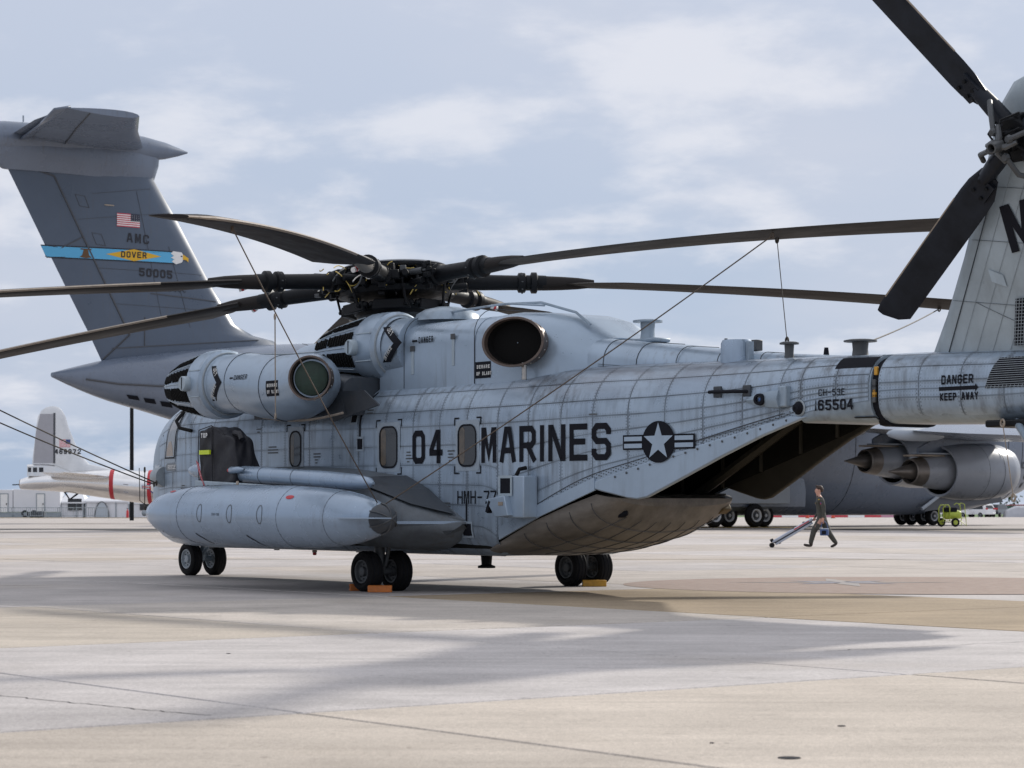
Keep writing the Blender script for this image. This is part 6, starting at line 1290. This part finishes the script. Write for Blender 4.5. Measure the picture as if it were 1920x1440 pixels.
for px, lab in ((1648, 'low purple canopy far beyond the jet, left one'), (1690, 'low purple canopy far beyond the jet, right one')):
    t = empty('canopy', (X(px, 275), 275, -.1), 0, lab, 'canopy', 'purple canopies beyond the jet'); MB().add([(-1.6, -1.2, 1.0), (1.6, -1.2, 1.0), (1.6, 1.2, 1.0), (-1.6, 1.2, 1.0), (0, 0, 1.25)], [(0, 1, 4), (1, 2, 4), (2, 3, 4), (3, 0, 4)]).obj('canopy_roof', pur, t, smooth=0)
    for a, b_ in ((-1.5, -1.1), (1.5, -1.1), (1.5, 1.1), (-1.5, 1.1)): MB().cyl((a, b_, 0), (a, b_, 1.0), .05).obj('canopy_leg', rim_m, t)
gb = empty('green_shed', (X(1925, 420), 420, -.4), 0, 'long low dark green shed at the far right', 'shed'); MB().box((4, 0, .9), (14, 6, 1.8)).obj('shed_wall', mat('shed_green', (.02, .10, .07), .6), gb); MB().box((4, 0, 1.9), (14.6, 6.6, .16)).obj('shed_roof', mat('shed_red', (.45, .08, .1), .6), gb)
wood = MB(); rw = random.Random(4); leafm = mat('far_foliage', (.045, .075, .04), .9, var=.4, vscale=.2)
for x0 in range(-330, 331, 6):
    if -215 < x0 < 205 and rw.random() < .35: continue
    h = rw.uniform(3.5, 6.0) + (2.5 if x0 < -185 else 0); cx = x0 + rw.uniform(-2, 2); cy = 905 + rw.uniform(-15, 15)
    for k in range(70):
        a, b_, c = rw.gauss(0, 2.6), rw.gauss(0, 2.0), h * (rw.random() ** .7); p = Vector((cx + a, cy + b_, c)); s_ = rw.uniform(.35, .8); u = Vector((rw.uniform(-1, 1), rw.uniform(-1, 1), rw.uniform(-1, 1))).normalized() * s_; w = Vector((rw.uniform(-1, 1), rw.uniform(-1, 1), rw.uniform(-1, 1))).normalized() * s_
        wood.add([p - u, p + w, p + u, p - w], [(0, 1, 2, 3)])
tag(wood.obj('far_wood', leafm, smooth=0), 'dark green line of trees along the horizon', kind='stuff')
# ------------------------------------------------------------------ green wheeled cart
lime = mat('cart_lime', (.42, .50, .06), .45, var=.12, vscale=4)
ct = empty('extinguisher_cart', (26.0, 137, 0), R(12), 'lime green two-wheeled fire bottle cart below the jet nose', 'cart')
MB().rev([(-.55, .05), (-.5, .2), (-.35, .27), (.35, .27), (.5, .2), (.55, .05)], (.1, 0, .72), (1, 0, .05), 20, cap0=True, cap1=True).obj('pressure_bottle', lime, ct)
mb = MB()
for y in (-.34, .34): mb.tube([(-.6, y, .3), (-.62, y, 1.1), (-.5, y, 1.3), (-.28, y, 1.3), (-.2, y, 1.15), (-.2, y, .35), (.5, y, .35)], .035, 6); mb.tube([(.5, y, .35), (.85, y, .08), (.82, y, .5), (.72, y, 1.35), (.5, y, 1.42), (.35, y, 1.3)], .025, 6); mb.tube([(.3, y, .5), (.82, y, .55)], .02, 5)
mb.obj('cart_frame', lime, ct); MB().box((-.05, 0, 1.02), (.75, .5, .28)).obj('hose_reel', black, ct, bevel=.05)
for x, y in ((-.42, .42), (.12, -.42)):
    w_ = MB().rev([(-.06, .14), (-.07, .24), (0, .27), (.07, .24), (.06, .14)], (x, y, .27), (0, 1, 0), 22).obj('wheel', rubber, ct); MB().rev([(-.05, .15), (-.06, .12), (-.03, .03), (-.07, .01)], (x, y, .27), (0, 1, 0), 16).obj('rim', lime, w_)
MB().cyl((-.42, .42, .27), (.12, -.42, .27), .02).obj('axle', rim_d, ct)
# ------------------------------------------------------------------ WALKING MAN
suit = mat('flight_suit_olive', (.050, .050, .042), .8, var=.25, vscale=9, bump=.5, bscale=18); skinm = mat('skin', (.50, .27, .20), .5, var=.08, vscale=12); boot = mat('boot_brown', (.022, .014, .012), .5); hairm = mat('hair_brown', (.035, .018, .012), .6, bump=.5, bscale=60)
def person():
    V = []; Rr = []; E = []
    def v(x, y, z, r, link_=None, r2=None): V.append((x, y, z)); Rr.append((r, r2 or r)); i = len(V) - 1; (E.append((link_, i)) if link_ is not None else None); return i
    pel = v(.05, 0, .90, .17, None, .14); wa = v(.03, 0, 1.06, .165, pel, .135); ch = v(.0, 0, 1.26, .18, wa, .15); up = v(.0, 0, 1.40, .155, ch, .12); nk = v(-.045, 0, 1.52, .055, up); 
    hd0 = v(-.06, 0, 1.60, .075, nk); hd1 = v(-.055, 0, 1.69, .095, hd0); hd2 = v(-.04, 0, 1.755, .082, hd1); v(-.155, 0, 1.655, .018, hd1); 
    # near (left) arm hangs, holding the bag
    sh = v(.02, -.18, 1.39, .088, up); el = v(.07, -.245, 1.12, .066, sh); wr = v(.045, -.25, .86, .036, el); pm = v(.04, -.25, .79, .036, wr)
    for k, (dx, L_) in enumerate(((-.032, .075), (-.011, .085), (.011, .08), (.032, .065))): a = v(.04 + dx, -.255, .745, .0105, pm); b_ = v(.04 + dx, -.235, .745 - L_ * .45, .0100, a); v(.04 + dx, -.210, .745 - L_ * .30, .0095, b_)
    t1 = v(-.005, -.235, .78, .012, pm); v(-.02, -.215, .745, .010, t1)
    # far (right) arm reaches back to the pole case
    sh2 = v(.0, .17, 1.40, .075, up); el2 = v(.03, .25, 1.14, .052, sh2); wr2 = v(-.10, .27, .92, .036, el2); pm2 = v(-.14, .27, .86, .036, wr2)
    for k, dx in enumerate((-.03, -.01, .012, .032)): a = v(-.15 + dx, .275, .815, .0105, pm2); b_ = v(-.16 + dx, .255, .785, .010, a); v(-.15 + dx, .235, .80, .0095, b_)
    t1 = v(-.10, .255, .84, .012, pm2); v(-.12, .235, .81, .010, t1)
    # legs mid-stride: left leg forward (towards -x)
    h1 = v(.03, -.10, .84, .13, pel); k1 = v(-.20, -.11, .50, .092, h1); a1 = v(-.295, -.11, .13, .07, k1); he1 = v(-.27, -.11, .055, .048, a1); v(-.42, -.115, .075, .045, he1); v(-.50, -.12, .10, .032, len(V) - 1)
    h2 = v(.08, .10, .84, .13, pel); k2 = v(.25, .11, .46, .092, h2); a2 = v(.46, .11, .16, .07, k2); he2 = v(.50, .11, .12, .045, a2); v(.38, .115, .045, .045, he2); v(.31, .115, .03, .030, len(V) - 1)
    me = bpy.data.meshes.new('body'); me.from_pydata(V, E, []); tmp = bpy.data.objects.new('tmp_body', me); COL.objects.link(tmp)
    sk = tmp.modifiers.new('skin', 'SKIN'); lay = me.skin_vertices[0].data
    for i, r in enumerate(Rr): lay[i].radius = r; lay[i].use_root = (i == 0)
    s2 = tmp.modifiers.new('sub', 'SUBSURF'); s2.levels = 2; s2.render_levels = 2
    dg = bpy.context.evaluated_depsgraph_get(); m2 = bpy.data.meshes.new_from_object(tmp.evaluated_get(dg)); bpy.data.objects.remove(tmp)
    m2.materials.clear()
    for q in (suit, skinm, boot): m2.materials.append(q)
    for p in m2.polygons:
        c = p.center; p.use_smooth = True; hand = (c.z < .88 and c.z > .6 and (c.y < -.19 or c.y > .2) and abs(c.x) < .25) and (c.y < -.19 or c.z < .90)
        p.material_index = 1 if (c.z > 1.485 or hand) else (2 if c.z < .135 and (c.x < -.23 or c.x > .28) else 0)
    return m2
man = empty('person', (9.0, 67.5, 0), 0, 'man in dark olive flight suit walking left, carrying a bag and pulling a pole case', 'person')
link(bpy.data.objects.new('body', person()), man)
hr = MB(); hr.ball((-.025, 0, 1.745), .108, 14, sc=(1.0, .92, .82)); hr.ball((.035, 0, 1.70), .088, 12, sc=(.75, .98, 1.0)); hr.ball((-.09, 0, 1.80), .05, 10, sc=(1, 1.2, .6)); hr.obj('hair', hairm, man)
for s in (-1, 1): MB().ball((-.035, s * .094, 1.675), .028, 8, sc=(.8, .4, 1.2)).obj('ear', skinm, man); MB().ball((-.142, s * .036, 1.685), .011, 8).obj('eye', black, man)
MB().box((-.148, 0, 1.612), (.02, .045, .01)).obj('mouth', mat('lip', (.35, .12, .1), .5), man)
MB().tube([(-.10, -.05, 1.50), (-.02, -.085, 1.49), (.05, -.05, 1.49), (.06, .05, 1.49), (-.02, .085, 1.49), (-.10, .05, 1.50)], .022, 6).obj('collar', suit, man)
pt = MB().box((.01, -.252, 1.30), (.085, .012, .06)).obj('shoulder_patch', mat('patch_red', (.55, .05, .12), .6), man); MB().box((-.015, -.259, 1.312), (.03, .006, .03)).obj('patch_canton', bluem, pt); MB().box((-.06, -.20, 1.41), (.05, .03, .02)).obj('rank_tab', gold, man)
MB().box((-.145, -.06, 1.30), (.02, .10, .05)).obj('name_tag', mat('tag_brown', (.12, .08, .03), .5), man)
MB().box((.065, -.285, 1.20), (.06, .02, .10), Euler((0, .17, 0)).to_matrix()).obj('sleeve_pocket', suit, man); MB().box((-.10, -.215, .62), (.12, .02, .16), Euler((0, .45, 0)).to_matrix()).obj('leg_pocket', suit, man)
bag = empty('cooler_bag', (9.09, 67.25, .36), R(8), 'small blue cooler bag hanging from the walking man\'s hand', 'bag'); navy = mat('bag_blue', (.05, .09, .22), .6, var=.1, vscale=10)
MB().rev([(0, .12), (.02, .13), (.17, .13), (.19, .12)], (0, 0, 0), (0, 0, 1), 24, cap0=True, cap1=True).obj('bag_body', navy, bag); MB().box((-.05, -.125, .09), (.13, .03, .11)).obj('bag_pocket', black, bag, bevel=.01); MB().rev([(.185, .133), (.20, .13), (.21, .10)], (0, 0, 0), (0, 0, 1), 24, cap1=True).obj('bag_lid', mat('bag_grey', (.3, .34, .42), .5), bag)
MB().tube([(-.11, 0, .19), (-.08, 0, .36), (-.04, 0, .42), (.0, 0, .42), (.06, 0, .36), (.11, 0, .19)], .012, 6).obj('bag_handle', navy, bag)
cs = empty('pole_case', (7.55, 67.85, 0), 0, 'long silver wheeled case of poles trailing on the ground behind the man', 'case'); alu2 = mat('case_silver', (.42, .46, .54), .35, .5, var=.1, vscale=6)
# runs from the ground on the left up to the far hand
a, b_ = Vector((.12, 0, .12)), Vector((1.28, -.05, .80)); d = (b_ - a).normalized(); Rm = Matrix((d, Vector((0, 1, 0)), Vector((-d.z, 0, d.x)))).transposed(); c = (a + b_) / 2
MB().box(c + Vector((-d.z, 0, d.x)) * .045, (1.35, .16, .075), Rm).obj('upper_tube', alu2, cs, bevel=.015); MB().box(c - Vector((-d.z, 0, d.x)) * .05, (1.25, .14, .07), Rm).obj('lower_tube', alu2, cs, bevel=.015)
MB().box(c, (1.3, .17, .012), Rm).obj('case_seam', black, cs)
for k in (-.5, .05, .4): MB().box(c + d * k + Vector((-d.z, 0, d.x)) * (.095 if k > -.4 else -.09), (.06, .1, .03), Rm).obj('latch', rim_d, cs)
MB().box(c + d * .3 - Vector((0, .09, 0)) + Vector((-d.z, 0, d.x)) * .05, (.5, .008, .03), Rm).obj('red_strip', redm, cs)
for y in (-.08, .08): wl = MB().rev([(-.03, .03), (-.03, .07), (.03, .07), (.03, .03)], (.08, y, .07), (0, 1, 0), 16, cap0=True, cap1=True).obj('wheel', rubber, cs)
for s in (.09, -.05): MB().box(a + Vector((-.04, 0, s)), (.09, .15, .09), Rm).obj('end_cap', black, cs, bevel=.01)
MB().tube([b_ - d * .05, b_ + Vector((.06, 0, .03)), b_ + Vector((.10, 0, .02))], .015, 6).obj('pull_handle', black, cs)
